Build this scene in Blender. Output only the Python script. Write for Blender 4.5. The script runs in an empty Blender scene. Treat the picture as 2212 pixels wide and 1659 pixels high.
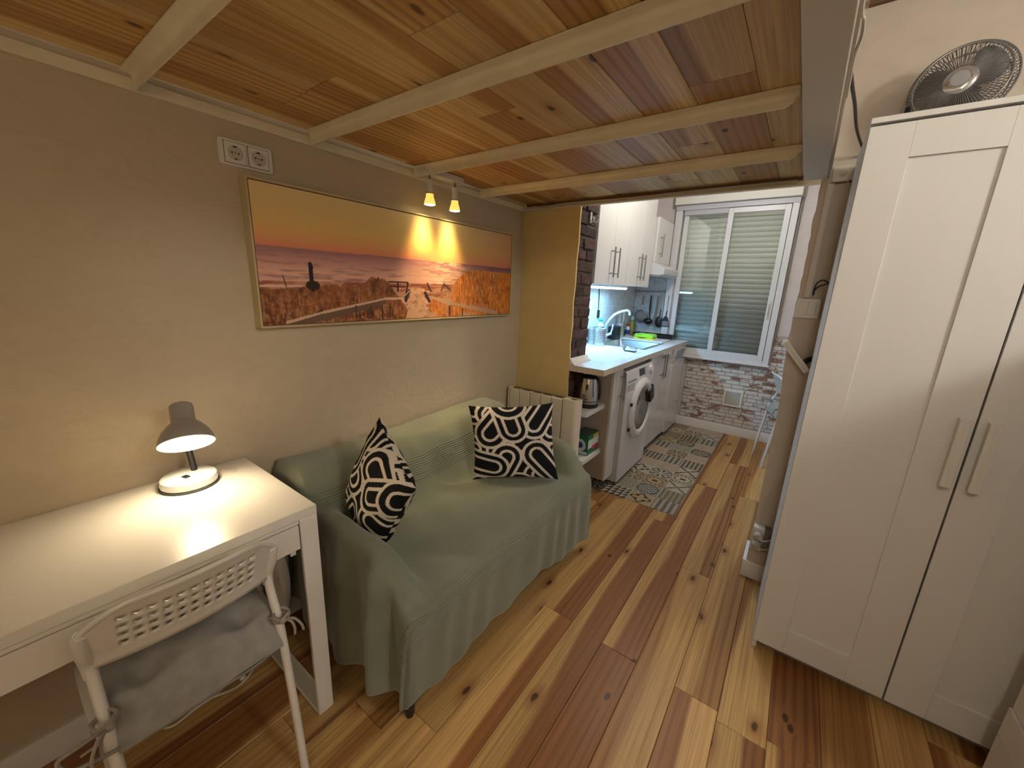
import bpy, math, random
import numpy as np
from mathutils import Vector, Matrix
PI = math.pi
random.seed(7)
RNG = np.random.default_rng(7)
SC = bpy.context.scene
COL = SC.collection

# ------------------------------------------------------------------ camera
cam_data = bpy.data.cameras.new('camera')
cam = bpy.data.objects.new('camera', cam_data)
COL.objects.link(cam)
CAM = Vector((1.543, -0.1332, 1.3852))
yaw, pitch, roll, FPX = 0.6221, -0.2422, 0.0414, 847.33
fw = Vector((-math.sin(yaw)*math.cos(pitch), math.cos(yaw)*math.cos(pitch), math.sin(pitch)))
rt = Vector((math.cos(yaw), math.sin(yaw), 0))
up = rt.cross(fw)
r2 = rt*math.cos(roll) + up*math.sin(roll)
u2 = up*math.cos(roll) - rt*math.sin(roll)
cam.matrix_world = Matrix(((r2.x, u2.x, -fw.x, CAM.x), (r2.y, u2.y, -fw.y, CAM.y), (r2.z, u2.z, -fw.z, CAM.z), (0, 0, 0, 1)))
cam_data.sensor_fit = 'HORIZONTAL'
cam_data.sensor_width = 36.0
cam_data.lens = FPX/2212*36.0
cam_data.clip_start = 0.02
SC.camera = cam

# ------------------------------------------------------------------ world, lights, exposure
world = bpy.data.worlds.new('world')
SC.world = world
world.use_nodes = True
world.node_tree.nodes['Background'].inputs[0].default_value = (0.02, 0.018, 0.016, 1)
world.node_tree.nodes['Background'].inputs[1].default_value = 1.0

def lamp(name, kind, loc, power, color, radius=0.05, direction=None, **kw):
    d = bpy.data.lights.new(name, kind)
    d.energy = power
    d.color = color
    if kind in ('POINT', 'SPOT'):
        d.shadow_soft_size = radius
    for k, v in kw.items():
        setattr(d, k, v)
    o = bpy.data.objects.new(name, d)
    COL.objects.link(o)
    o.location = loc
    if direction is not None:
        o.rotation_euler = Vector(direction).to_track_quat('-Z', 'Y').to_euler()
    return o

lamp('ceiling_light_room', 'POINT', (3.25, 0.42, 2.26), 26.0, (1.0, 0.985, 0.95), 0.13)
lamp('ceiling_light_entrance', 'POINT', (1.72, -0.70, 2.32), 15.0, (1.0, 0.92, 0.80), 0.08)
lamp('fill_light_entrance', 'POINT', (1.62, -1.35, 1.50), 5.0, (1.0, 0.82, 0.55), 0.10)  # unseen fill light added to lift the joists, chair and left wall
lamp('ceiling_light_kitchen', 'POINT', (1.00, 2.85, 2.47), 21.0, (1.0, 0.96, 0.90), 0.08)
SC.cycles.max_bounces = 5
SC.cycles.diffuse_bounces = 3
SC.cycles.glossy_bounces = 2
SC.cycles.adaptive_threshold = 0.025
SC.cycles.transparent_max_bounces = 8
SC.view_settings.view_transform = 'Standard'
SC.view_settings.look = 'None'
SC.view_settings.exposure = 0.25
SC.view_settings.gamma = 1.0
SC.view_settings.use_curve_mapping = False

# ------------------------------------------------------------------ helpers
def world_loc(o):
    p = Vector((0, 0, 0))
    while o is not None:
        p += o.location
        o = o.parent
    return p

class MB:
    """collects shapes, build() links them as one mesh object"""
    def __init__(self):
        self.v = []; self.f = []; self.m = []; self.s = []
    def add(self, verts, faces, mi=0, smooth=False, M=None):
        b = len(self.v)
        if M is not None:
            verts = [tuple(M @ Vector(p)) for p in verts]
        self.v += [tuple(p) for p in verts]
        self.f += [tuple(i+b for i in f) for f in faces]
        self.m += [mi]*len(faces); self.s += [smooth]*len(faces)
        return self
    def box(self, x0, x1, y0, y1, z0, z1, mi=0, M=None):
        v = [(x0,y0,z0),(x1,y0,z0),(x1,y1,z0),(x0,y1,z0),(x0,y0,z1),(x1,y0,z1),(x1,y1,z1),(x0,y1,z1)]
        f = [(0,3,2,1),(4,5,6,7),(0,1,5,4),(1,2,6,5),(2,3,7,6),(3,0,4,7)]
        return self.add(v, f, mi, False, M)
    def prism(self, poly, axis, a0, a1, mi=0, M=None, smooth=False):
        n = len(poly)
        def P(p, a):
            return (a, p[0], p[1]) if axis == 'x' else ((p[0], a, p[1]) if axis == 'y' else (p[0], p[1], a))
        v = [P(p, a0) for p in poly] + [P(p, a1) for p in poly]
        f = [tuple(range(n))[::-1], tuple(range(n, 2*n))]
        b = len(self.f)
        self.add(v, f, mi, False, M)
        self.add(v, [(i, (i+1) % n, (i+1) % n + n, i+n) for i in range(n)], mi, smooth, M)
        return self
    def tube(self, pts, r, n=8, mi=0, caps=True, M=None):
        pts = [Vector(p) for p in pts]
        rs = r if isinstance(r, (list, tuple)) else [r]*len(pts)
        T = []
        for i in range(len(pts)):
            a = pts[max(i-1, 0)]; b = pts[min(i+1, len(pts)-1)]
            d = (b-a); T.append(d.normalized() if d.length > 1e-9 else Vector((0,0,1)))
        ref = Vector((0,0,1)) if abs(T[0].z) < 0.9 else Vector((1,0,0))
        N = T[0].cross(ref).normalized()
        V = []; F = []
        for i, p in enumerate(pts):
            if i:
                q = T[i-1].rotation_difference(T[i]); N = q @ N
            B = T[i].cross(N).normalized()
            for k in range(n):
                a = 2*PI*k/n
                V.append(tuple(p + (N*math.cos(a) + B*math.sin(a))*rs[i]))
        for i in range(len(pts)-1):
            for k in range(n):
                F.append((i*n+k, i*n+(k+1) % n, (i+1)*n+(k+1) % n, (i+1)*n+k))
        self.add(V, F, mi, True, M)
        if caps:
            self.add(V, [tuple(range(n))[::-1], tuple(range((len(pts)-1)*n, len(pts)*n))], mi, False, M)
        return self
    def cyl(self, p0, p1, r, r1=None, n=16, mi=0, caps=True, M=None):
        return self.tube([p0, p1], [r, r if r1 is None else r1], n, mi, caps, M)
    def lathe(self, prof, n=24, o=(0,0,0), mi=0, M=None, smooth=True):
        V = []; F = []
        for r, z in prof:
            for k in range(n):
                a = 2*PI*k/n
                V.append((o[0]+r*math.cos(a), o[1]+r*math.sin(a), o[2]+z))
        for i in range(len(prof)-1):
            for k in range(n):
                F.append((i*n+k, i*n+(k+1) % n, (i+1)*n+(k+1) % n, (i+1)*n+k))
        return self.add(V, F, mi, smooth, M)
    def sphere(self, c, r, n=12, m=8, mi=0, M=None):
        rx, ry, rz = r if isinstance(r, (tuple, list)) else (r, r, r)
        V = []; F = []
        for i in range(m+1):
            t = PI*i/m
            for k in range(n):
                a = 2*PI*k/n
                V.append((c[0]+rx*math.sin(t)*math.cos(a), c[1]+ry*math.sin(t)*math.sin(a), c[2]+rz*math.cos(t)))
        for i in range(m):
            for k in range(n):
                F.append((i*n+k, (i+1)*n+k, (i+1)*n+(k+1) % n, i*n+(k+1) % n))
        return self.add(V, F, mi, True, M)
    def build(self, name, mat, parent=None, origin=None, bevel=0, seg=2, local=False, sharp=40):
        me = bpy.data.meshes.new(name)
        V = np.array(self.v, float)
        if local:
            off = np.zeros(3); loc = Vector((0, 0, 0))
        elif parent is not None:
            pw = world_loc(parent)
            if origin == 'c':
                c = Vector((V.min(0)+V.max(0))/2); off = np.array(c); loc = c - pw
            else:
                off = np.array(pw); loc = Vector((0, 0, 0))
        else:
            mn, mx = V.min(0), V.max(0)
            if origin is None:
                origin = ((mn[0]+mx[0])/2, (mn[1]+mx[1])/2, mn[2])
            elif isinstance(origin, str):
                origin = tuple((mn+mx)/2)
            off = np.array(origin); loc = Vector(origin)
        me.from_pydata([tuple(p) for p in (V-off)], [], self.f)
        mats = mat if isinstance(mat, (list, tuple)) else [mat]
        for m_ in mats:
            me.materials.append(m_)
        me.polygons.foreach_set('material_index', self.m)
        me.polygons.foreach_set('use_smooth', [True]*len(self.f) if sharp else self.s)
        me.update()
        if sharp:
            me.set_sharp_from_angle(angle=math.radians(sharp))
        o = bpy.data.objects.new(name, me)
        COL.objects.link(o)
        o.location = loc
        o.parent = parent
        if bevel:
            b = o.modifiers.new('bevel', 'BEVEL')
            b.width = bevel; b.segments = seg; b.limit_method = 'ANGLE'; b.angle_limit = math.radians(50)
        return o

def tag(o, label=None, cat=None, group=None, kind=None):
    if label: o['label'] = label
    if cat: o['category'] = cat
    if group: o['group'] = group
    if kind: o['kind'] = kind
    return o
def thing(name, label, cat, loc, rotz=0.0, group=None, kind=None):
    o = bpy.data.objects.new(name, None)
    o.empty_display_size = 0.05
    COL.objects.link(o)
    o.location = loc; o.rotation_euler = (0, 0, rotz)
    return tag(o, label, cat, group, kind)
def frame(o, ex, ey, ez):
    """4x4 matrix from origin and three axes"""
    return Matrix(((ex[0], ey[0], ez[0], o[0]), (ex[1], ey[1], ez[1], o[1]), (ex[2], ey[2], ez[2], o[2]), (0, 0, 0, 1)))
def axis_frame(o, z, hint=(0, 0, 1)):
    z = Vector(z).normalized(); x = Vector(hint).cross(z)
    if x.length < 1e-6: x = Vector((1, 0, 0)).cross(z)
    x.normalize(); y = z.cross(x)
    return frame(o, x, y, z)
def smooth_path(pts, k=6):
    P = [Vector(p) for p in pts]; out = []
    for i in range(len(P)-1):
        p0 = P[max(i-1, 0)]; p1 = P[i]; p2 = P[i+1]; p3 = P[min(i+2, len(P)-1)]
        for j in range(k):
            t = j/k
            out.append(0.5*((2*p1)+(p2-p0)*t+(2*p0-5*p1+4*p2-p3)*t*t+(3*p1-p0-3*p2+p3)*t**3))
    out.append(P[-1])
    return out
def rrect(x0, x1, z0, z1, r, k=4):
    out = []
    for cx, cz, a0 in ((x1-r, z0+r, -PI/2), (x1-r, z1-r, 0), (x0+r, z1-r, PI/2), (x0+r, z0+r, PI)):
        for i in range(k+1):
            a = a0 + PI/2*i/k
            out.append((cx+r*math.cos(a), cz+r*math.sin(a)))
    return out
def grid_object(name, P, colors, mat, parent=None, uv=None, solid=0, local=False):
    """P: (nu,nv,3) positions, colors: (nu,nv,3) linear or None"""
    nu, nv = P.shape[:2]
    off = np.zeros(3)
    loc = Vector((0, 0, 0))
    if parent is not None:
        if not local:
            off = np.array(world_loc(parent))
    else:
        c = P.reshape(-1, 3); mn, mx = c.min(0), c.max(0)
        off = np.array(((mn[0]+mx[0])/2, (mn[1]+mx[1])/2, mn[2])); loc = Vector(off)
    me = bpy.data.meshes.new(name)
    idx = np.arange(nu*nv).reshape(nu, nv)
    F = np.stack([idx[:-1, :-1], idx[1:, :-1], idx[1:, 1:], idx[:-1, 1:]], -1).reshape(-1, 4)
    me.vertices.add(nu*nv)
    me.vertices.foreach_set('co', (P.reshape(-1, 3)-off).astype(np.float32).ravel())
    me.loops.add(F.size); me.loops.foreach_set('vertex_index', F.ravel().astype(np.int32))
    me.polygons.add(len(F))
    me.polygons.foreach_set('loop_start', (np.arange(len(F))*4).astype(np.int32))
    me.update(calc_edges=True)
    me.polygons.foreach_set('use_smooth', np.ones(len(F), bool))
    if colors is not None:
        a = me.color_attributes.new('Col', 'FLOAT_COLOR', 'POINT')
        c4 = np.ones((nu*nv, 4), np.float32); c4[:, :3] = colors.reshape(-1, 3)
        a.data.foreach_set('color', c4.ravel())
    if uv is not None:
        l = me.uv_layers.new(name='UVMap')
        l.data.foreach_set('uv', uv.reshape(-1, 2)[F.ravel()].astype(np.float32).ravel())
    me.materials.append(mat)
    me.validate(); me.update()
    o = bpy.data.objects.new(name, me)
    COL.objects.link(o)
    o.location = loc; o.parent = parent
    if solid:
        s = o.modifiers.new('solid', 'SOLIDIFY'); s.thickness = solid; s.offset = -1
    return o
def copy_tree(o, parent=None):
    c = o.copy(); COL.objects.link(c); c.parent = parent
    for ch in o.children:
        copy_tree(ch, c)
    return c
def text_part(name, body, size, M, mat, parent, align='LEFT'):
    cu = bpy.data.curves.new(name, 'FONT'); cu.body = body; cu.size = size; cu.align_x = align
    tmp = bpy.data.objects.new(name+'_t', cu); COL.objects.link(tmp)
    dg = bpy.context.evaluated_depsgraph_get()
    me = bpy.data.meshes.new_from_object(tmp.evaluated_get(dg))
    bpy.data.objects.remove(tmp)
    pw = world_loc(parent)
    me.transform(Matrix.Translation(-pw) @ M)
    me.materials.clear(); me.materials.append(mat)
    o = bpy.data.objects.new(name, me); COL.objects.link(o); o.parent = parent
    return o
def s2l(c):
    return tuple((x/12.92 if x <= .04045 else ((x+.055)/1.055)**2.4) for x in [k/255 for k in c])

# ------------------------------------------------------------------ materials
MATS = {}
class NT:
    def __init__(self, name):
        self.m = bpy.data.materials.new(name); self.m.use_nodes = True
        self.t = self.m.node_tree; self.n = self.t.nodes; self.l = self.t.links
        self.b = self.n['Principled BSDF']
    def node(self, t, **kw):
        x = self.n.new(t)
        for k, v in kw.items():
            if k.startswith('i_'): x.inputs[int(k[2:])].default_value = v
            else: setattr(x, k, v)
        return x
    def link(self, a, b): self.l.new(a, b)
    def math(self, op, a, b=None, c=None, clamp=False):
        x = self.n.new('ShaderNodeMath'); x.operation = op; x.use_clamp = clamp
        for i, k in enumerate((a, b, c)):
            if k is None: continue
            if isinstance(k, (int, float)): x.inputs[i].default_value = k
            else: self.l.new(k, x.inputs[i])
        return x.outputs[0]
    def mix(self, fac, a, b, mode='MIX'):
        x = self.n.new('ShaderNodeMix'); x.data_type = 'RGBA'; x.blend_type = mode
        for s, k in ((0, fac), (6, a), (7, b)):
            if isinstance(k, (int, float)): x.inputs[s].default_value = k
            elif isinstance(k, tuple): x.inputs[s].default_value = (k[0], k[1], k[2], 1)
            else: self.l.new(k, x.inputs[s])
        return x.outputs[2]
    def ramp(self, fac, stops):
        x = self.n.new('ShaderNodeValToRGB'); e = x.color_ramp.elements
        while len(e) < len(stops): e.new(0.5)
        for k, (p, c) in zip(e, stops):
            k.position = p; k.color = (c[0], c[1], c[2], 1) if isinstance(c, tuple) else (c, c, c, 1)
        self.l.new(fac, x.inputs[0]); return x.outputs[0]
    def noise(self, vec, scale, detail=3, rough=.5, dist=0):
        x = self.node('ShaderNodeTexNoise'); x.inputs['Scale'].default_value = scale; x.inputs['Detail'].default_value = detail
        x.inputs['Roughness'].default_value = rough; x.inputs['Distortion'].default_value = dist
        if vec is not None: self.l.new(vec, x.inputs['Vector'])
        return x.outputs[0]
    def map(self, vec, scale=(1, 1, 1), loc=(0, 0, 0), rot=(0, 0, 0)):
        x = self.node('ShaderNodeMapping'); x.inputs['Scale'].default_value = scale; x.inputs['Location'].default_value = loc
        x.inputs['Rotation'].default_value = rot
        self.l.new(vec, x.inputs['Vector']); return x.outputs[0]
    def bump(self, h, strength=.3, dist=.002):
        x = self.node('ShaderNodeBump'); x.inputs['Strength'].default_value = strength; x.inputs['Distance'].default_value = dist
        self.l.new(h, x.inputs['Height']); self.l.new(x.outputs[0], self.b.inputs['Normal']); return x
    @property
    def obj(self): return self.node('ShaderNodeTexCoord').outputs['Object']
    @property
    def pos(self): return self.node('ShaderNodeNewGeometry').outputs['Position']
    @property
    def rnd(self): return self.node('ShaderNodeObjectInfo').outputs['Random']

def mat(name, color, rough=.5, metal=0.0, noise=0.0, nscale=30, bump=0.0, bscale=60, spec=None, coat=0, emit=None, estr=0, trans=0, sheen=0):
    if name in MATS: return MATS[name]
    N = NT(name); b = N.b
    b.inputs['Base Color'].default_value = (*color, 1)
    b.inputs['Roughness'].default_value = rough; b.inputs['Metallic'].default_value = metal
    if spec is not None: b.inputs['Specular IOR Level'].default_value = spec
    if coat: b.inputs['Coat Weight'].default_value = coat; b.inputs['Coat Roughness'].default_value = .1
    if sheen: b.inputs['Sheen Weight'].default_value = sheen
    if trans: b.inputs['Transmission Weight'].default_value = trans
    if emit: b.inputs['Emission Color'].default_value = (*emit, 1); b.inputs['Emission Strength'].default_value = estr
    P = N.obj
    if noise:
        n = N.noise(P, nscale, 4)
        d = tuple(max(0, c*(1-noise)) for c in color); l = tuple(min(1, c*(1+noise*.5)) for c in color)
        N.link(N.ramp(n, [(.3, d), (.7, l)]), b.inputs['Base Color'])
    if bump:
        N.bump(N.noise(P, bscale, 4), bump)
    MATS[name] = N.m
    return N.m

def wood(name, pale, mid, red, dark, rough=.38, knots=.55, wide=.1425, sat=1.0):
    N = NT(name)
    P = N.obj; R = N.rnd
    cx = N.node('ShaderNodeCombineXYZ')
    N.link(N.math('MULTIPLY', R, 37.0), cx.inputs[0]); N.link(N.math('MULTIPLY', R, 91.0), cx.inputs[1]); N.link(N.math('MULTIPLY', R, 13.0), cx.inputs[2])
    va = N.node('ShaderNodeVectorMath', operation='ADD'); N.link(P, va.inputs[0]); N.link(cx.outputs[0], va.inputs[1])
    Q = va.outputs[0]
    # broad sapwood / heartwood bands running along the plank
    wob = N.noise(N.map(Q, (2.0, .55, 1)), 1.0, 1)
    sep = N.node('ShaderNodeSeparateXYZ'); N.link(P, sep.inputs[0])
    side = N.math('GREATER_THAN', N.math('FRACT', N.math('MULTIPLY', R, 7.3)), .5)
    sgn = N.math('SUBTRACT', N.math('MULTIPLY', side, 2.0), 1.0)
    xs = N.math('MULTIPLY', sep.outputs[0], sgn)
    edge = N.math('ADD', N.math('MULTIPLY', xs, 1/wide*1.5), N.math('MULTIPLY', N.math('SUBTRACT', wob, .5), 2.6))
    shift = N.math('SUBTRACT', N.math('MULTIPLY', N.math('FRACT', N.math('MULTIPLY', R, 3.77)), 1.7), .75)
    band = N.math('MULTIPLY_ADD', N.math('ADD', edge, shift), 6.0, .5, clamp=True)
    # fine grain lines
    g1 = N.noise(N.map(Q, (150, 2.2, 1)), 1.0, 2, .6)
    g2 = N.noise(N.map(Q, (45, .8, 1)), 1.0, 2, .6)
    # cathedral rings
    wv = N.node('ShaderNodeTexWave', wave_type='BANDS', bands_direction='X')
    wv.inputs['Scale'].default_value = 1.0; wv.inputs['Distortion'].default_value = 13.0; wv.inputs['Detail'].default_value = 2.0; wv.inputs['Detail Scale'].default_value = .42
    N.link(N.map(Q, (11, .8, 1)), wv.inputs['Vector'])
    ring = N.ramp(wv.outputs['Fac'], [(.0, 0.0), (.55, .15), (.85, .75), (1, 1.0)])
    rg = N.math('MULTIPLY', N.math('MULTIPLY', ring, N.math('MULTIPLY_ADD', band, .55, .22)), N.math('MULTIPLY_ADD', N.math('FRACT', N.math('MULTIPLY', R, 23.7)), .9, .15))
    col = N.mix(band, pale, mid)
    col = N.mix(N.math('MULTIPLY', N.math('GREATER_THAN', N.math('FRACT', N.math('MULTIPLY', R, 11.1)), .45), band), col, red)
    col = N.mix(rg, col, dark)
    col = N.mix(N.math('MULTIPLY', N.ramp(g1, [(.45, 0.0), (.70, 1.0)]), .42), col, dark)
    col = N.mix(N.math('MULTIPLY', N.ramp(g2, [(.4, 0.0), (.7, 1.0)]), .30), col, red)
    # knots
    vo = N.node('ShaderNodeTexVoronoi', voronoi_dimensions='2D'); vo.inputs['Scale'].default_value = 1.0
    nz = N.node('ShaderNodeTexNoise'); nz.inputs['Scale'].default_value = 25
    N.link(Q, nz.inputs['Vector'])
    vm = N.node('ShaderNodeVectorMath', operation='MULTIPLY_ADD'); N.link(nz.outputs['Color'], vm.inputs[0]); vm.inputs[1].default_value = (.012, .02, 0); N.link(Q, vm.inputs[2])
    N.link(N.map(vm.outputs[0], (7.0, 3.4, 1)), vo.inputs['Vector'])
    sc = N.node('ShaderNodeSeparateColor'); N.link(vo.outputs['Color'], sc.inputs[0])
    has = N.math('GREATER_THAN', sc.outputs[0], knots)
    k0 = N.math('MULTIPLY', has, N.ramp(vo.outputs['Distance'], [(.045, 1.0), (.075, 0.0)]))
    k1 = N.math('MULTIPLY', has, N.ramp(vo.outputs['Distance'], [(.07, .75), (.24, 0.0)]))
    col = N.mix(k1, col, red)
    col = N.mix(N.math('MULTIPLY', k0, .85), col, tuple(c*.28 for c in dark))
    # plank to plank tint
    val = N.math('MULTIPLY_ADD', N.math('FRACT', N.math('MULTIPLY', R, 17.3)), .34, .80)
    hv = N.node('ShaderNodeHueSaturation'); N.link(col, hv.inputs['Color']); N.link(val, hv.inputs['Value']); hv.inputs['Saturation'].default_value = sat
    N.link(hv.outputs[0], N.b.inputs['Base Color']); N.b.inputs['Specular IOR Level'].default_value = .35
    N.link(N.math('MULTIPLY_ADD', g2, .18, rough-.09), N.b.inputs['Roughness'])
    return N.m

def plaster(name, color, strength=.35, scale=9, var=.06):
    N = NT(name)
    P = N.pos
    N.b.inputs['Roughness'].default_value = .75
    N.b.inputs['Specular IOR Level'].default_value = .25
    N.b.inputs['Base Color'].default_value = (*color, 1)
    a = N.noise(N.map(P, (1, 1, 1.6)), scale, 4 if strength > .2 else 1, .55, 1.2 if strength > .2 else 0)
    N.link(N.ramp(a, [(.3, tuple(c*(1-var) for c in color)), (.7, color)]), N.b.inputs['Base Color'])
    if strength > .2:
        N.bump(N.ramp(a, [(.35, 0.0), (.5, .5), (.56, .62), (.75, 1.0)]), strength, .004)
    return N.m

def attr_mat(name, rough=.6, spec=.3, bump=0, bscale=300, coat=0):
    N = NT(name)
    a = N.node('ShaderNodeVertexColor', layer_name='Col')
    N.link(a.outputs[0], N.b.inputs['Base Color'])
    N.b.inputs['Roughness'].default_value = rough; N.b.inputs['Specular IOR Level'].default_value = spec
    if bump: N.bump(N.noise(N.obj, bscale, 3), bump, .001)
    return N.m

M_floor = wood('floor_pine', (.60, .37, .135), (.42, .215, .066), (.29, .122, .038), (.135, .050, .017), rough=.40, knots=.55)
M_loft = wood('loft_pine', (.76, .54, .235), (.63, .395, .14), (.49, .265, .085), (.22, .105, .036), rough=.5, knots=.6, wide=.15)
M_wall = plaster('plaster_cream', (.61, .50, .35), .42)
M_yellow = plaster('plaster_yellow', (.74, .56, .25), .15)
M_beige = plaster('plaster_beige', (.66, .565, .465), .12)
M_kwhite = plaster('plaster_kitchen_white', (.70, .64, .62), .12)
M_kgrey = plaster('plaster_kitchen_grey', (.36, .33, .37), .08)
M_ceil = plaster('ceiling_paint', (.80, .74, .66), .08)
M_white = mat('white_lacquer', (.78, .76, .72), .38)
M_ward = mat('wardrobe_foil', (.74, .725, .70), .42, bump=.02, bscale=400)
M_desk = mat('desk_foil', (.80, .76, .69), .30)
M_plast = mat('white_plastic', (.80, .77, .70), .38)
M_tubew = mat('white_powder_coat', (.80, .76, .70), .35)
M_cream = mat('cream_steel_paint', (.84, .75, .55), .42, noise=.08, nscale=12)
M_beam = mat('beam_paint', (.66, .60, .50), .5)
M_trimw = mat('skirting_white', (.76, .72, .68), .4)
M_dark = mat('gap_dark', (.02, .016, .012), .9)
M_steel = mat('brushed_steel', (.62, .62, .62), .28, 1.0)
M_handle = mat('steel_handle', (.34, .35, .36), .32, .9)
M_chrome = mat('chrome', (.80, .80, .82), .10, 1.0)
M_black = mat('black_plastic', (.012, .012, .013), .38)
M_rubber = mat('dark_rubber', (.05, .055, .055), .6)
M_gloss = mat('gloss_cabinet_white', (.76, .735, .715), .10, coat=.5)
M_radi = mat('radiator_enamel', (.78, .70, .55), .35)
M_greyplug = mat('grey_plug', (.50, .45, .38), .5)
M_cable = mat('white_cable', (.62, .55, .46), .5)
M_alu = mat('window_white_alu', (.74, .74, .75), .35)
M_brown = mat('brown_wood_trim', (.17, .085, .035), .6)


# ================================================================== THE ROOM
H = 2.44           # ceiling height
XR, YB = 3.40, -1.60   # right wall, wall behind the camera
YP, YF = 2.00, 4.30    # partition front, far kitchen wall

def struct(mb, name, m, label=None, **kw):
    o = mb.build(name, m, **kw)
    return tag(o, label, None, None, 'structure')

# --- floor: base slab + one mesh per plank
fl = struct(MB().box(-.02, XR+.1, YB-.1, YF+.05, -.06, -.022), 'floor', M_dark, 'varnished pine plank floor with reddish and pale boards')
def plank(parent, name, x0, x1, y0, y1, z0, z1, m, b=.0018):
    mb = MB()
    v = [(x0, y0, z0), (x1, y0, z0), (x1, y1, z0), (x0, y1, z0)]
    flip = z1 > z0
    mb.add([(x0, y0, z0), (x1, y0, z0), (x1, y1, z0), (x0, y1, z0),
            (x0, y0, z1-b if flip else z1+b), (x1, y0, z1-b if flip else z1+b), (x1, y1, z1-b if flip else z1+b), (x0, y1, z1-b if flip else z1+b),
            (x0+b, y0+b, z1), (x1-b, y0+b, z1), (x1-b, y1-b, z1), (x0+b, y1-b, z1)],
           [(0, 1, 5, 4), (1, 2, 6, 5), (2, 3, 7, 6), (3, 0, 4, 7), (4, 5, 9, 8), (5, 6, 10, 9), (6, 7, 11, 10), (7, 4, 8, 11), (8, 9, 10, 11)])
    return mb.build(name, m, parent, origin='c', sharp=10)
PW = .1425
XR_FL = XR
k0 = -7
ends = {3: 1.156, 1: 1.158, 5: 1.156, -1: 1.18, -3: .42, 7: 1.2, 0: 2.21, 2: .10, 4: 2.9, -2: 2.30, -5: 1.5, -4: .25, 6: .35}
for k in range(-7, 18):
    x0 = .9755 + k*PW; x1 = x0 + PW
    x0 = max(x0, .0); x1 = min(x1, XR_FL)
    if x1-x0 < .02: continue
    e = ends.get(k, RNG.uniform(.1, 2.6))
    cuts = sorted(set([YB] + [y for y in (e-1.78, e, e+1.75, e+3.4) if YB+.3 < y < YF-.25] + [YF]))
    for a, b in zip(cuts[:-1], cuts[1:]):
        plank(fl, 'floor_plank', x0+.0005, x1-.0005, a+.0004, b-.0004, -.022, 0.0, M_floor)

# --- walls
struct(MB().box(-.12, 0, YB-.1, 2.30, -.06, H), 'wall_left', M_wall, 'cream hand-trowelled plaster wall behind the desk and sofa')
struct(MB().box(-.12, 0, 2.30, YF+.1, -.06, H+.2), 'wall_kitchen_left', M_kgrey, 'grey painted kitchen wall behind the upper cabinets')
struct(MB().box(-.12, XR+.1, YB-.1, YB, -.06, H), 'wall_back', M_ceil, 'plain beige wall behind the camera')
struct(MB().box(XR, XR+.1, YB, YP+.2, -.06, H), 'wall_right', M_ceil, 'plain beige side wall of the living room')
struct(MB().box(-.12, XR+.1, YB-.1, YP+.2, H, H+.08), 'ceiling', M_ceil, 'pale ceiling above the loft')
struct(MB().box(-.12, XR+.1, YP+.05, YF+.2, H+.16, H+.24).box(-.12, XR+.1, YP+.15, YP+.2, H+.08, H+.16), 'ceiling_kitchen', M_ceil, 'pale ceiling of the kitchen')
struct(MB().box(1.98, XR, YB, .28, -.06, H), 'shade_block_near_right', M_ceil, 'unseen wall block added to shade the desk side')  # added out of view to keep the room light off the desk side
struct(MB().box(2.05, 2.15, YP+.2, YF+.1, -.06, H+.2), 'wall_kitchen_right', M_kwhite, 'white side wall of the kitchen')
# right hand partition with its broken plaster edge
rag = [(1.529, .0), (1.530, .10), (1.531, .30), (1.5305, .55), (1.529, .72), (1.530, .85), (1.526, .94), (1.523, 1.00), (1.517, 1.07), (1.515, 1.14), (1.511, 1.18), (1.513, 1.20),
       (1.511, 1.222), (1.514, 1.25), (1.512, 1.303), (1.5135, 1.33), (1.511, 1.361), (1.5145, 1.40), (1.516, 1.423), (1.513, 1.46), (1.5165, 1.484), (1.514, 1.53),
       (1.516, 1.576), (1.512, 1.61), (1.515, 1.64), (1.511, 1.67), (1.509, 1.708), (1.514, 1.74), (1.513, 1.779), (1.511, 1.81), (1.513, 1.85), (1.513, H)]
mb = MB().prism([(XR, 0.0)] + [(XR, H)] + rag[::-1], 'y', YP, YP+.055)
struct(mb, 'wall_partition_right', M_beige, 'beige partition wall with a broken plaster edge beside the wardrobe')
struct(MB().box(1.53, XR, YP+.055, YP+.20, 0, H), 'wall_partition_core', M_kwhite, 'kitchen side of the beige partition wall')
# left hand yellow partition
rag2 = [(.405, .0), (.402, .60), (.404, .74), (.400, .83), (.404, .95), (.398, 1.05), (.403, 1.18), (.396, 1.30), (.402, 1.42), (.399, 1.55), (.404, 1.66), (.401, 1.78), (.404, 1.9), (.404, H)]
struct(MB().prism([(0, 0), (0, H)] + rag2[::-1], 'y', 2.07, 2.085), 'wall_partition_yellow', M_yellow, 'mustard yellow partition wall above the white radiator')
N = NT('old_mortar'); P = N.pos
N.link(N.ramp(N.noise(P, 60, 4), [(.3, (.065, .048, .038)), (.7, (.15, .118, .095))]), N.b.inputs['Base Color']); N.b.inputs['Roughness'].default_value = .95
N.bump(N.noise(P, 160, 4), .6, .004)
M_mortar = N.m
core = struct(MB().box(0, .388, 2.085, 2.325, 0, H), 'wall_partition_brick', M_mortar, 'bare brick end of the yellow partition wall')
N = NT('old_brick'); P = N.pos
c1 = N.ramp(N.noise(P, 34, 5, .65), [(.30, (.028, .016, .013)), (.5, (.075, .036, .028)), (.68, (.115, .058, .045)), (.85, (.19, .125, .10))])
hv = N.node('ShaderNodeHueSaturation'); N.link(c1, hv.inputs['Color']); N.link(N.math('MULTIPLY_ADD', N.rnd, .7, .6), hv.inputs['Value'])
N.link(hv.outputs[0], N.b.inputs['Base Color']); N.b.inputs['Roughness'].default_value = .9
N.bump(N.noise(P, 110, 5), .8, .005)
M_oldbrick = N.m
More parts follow.
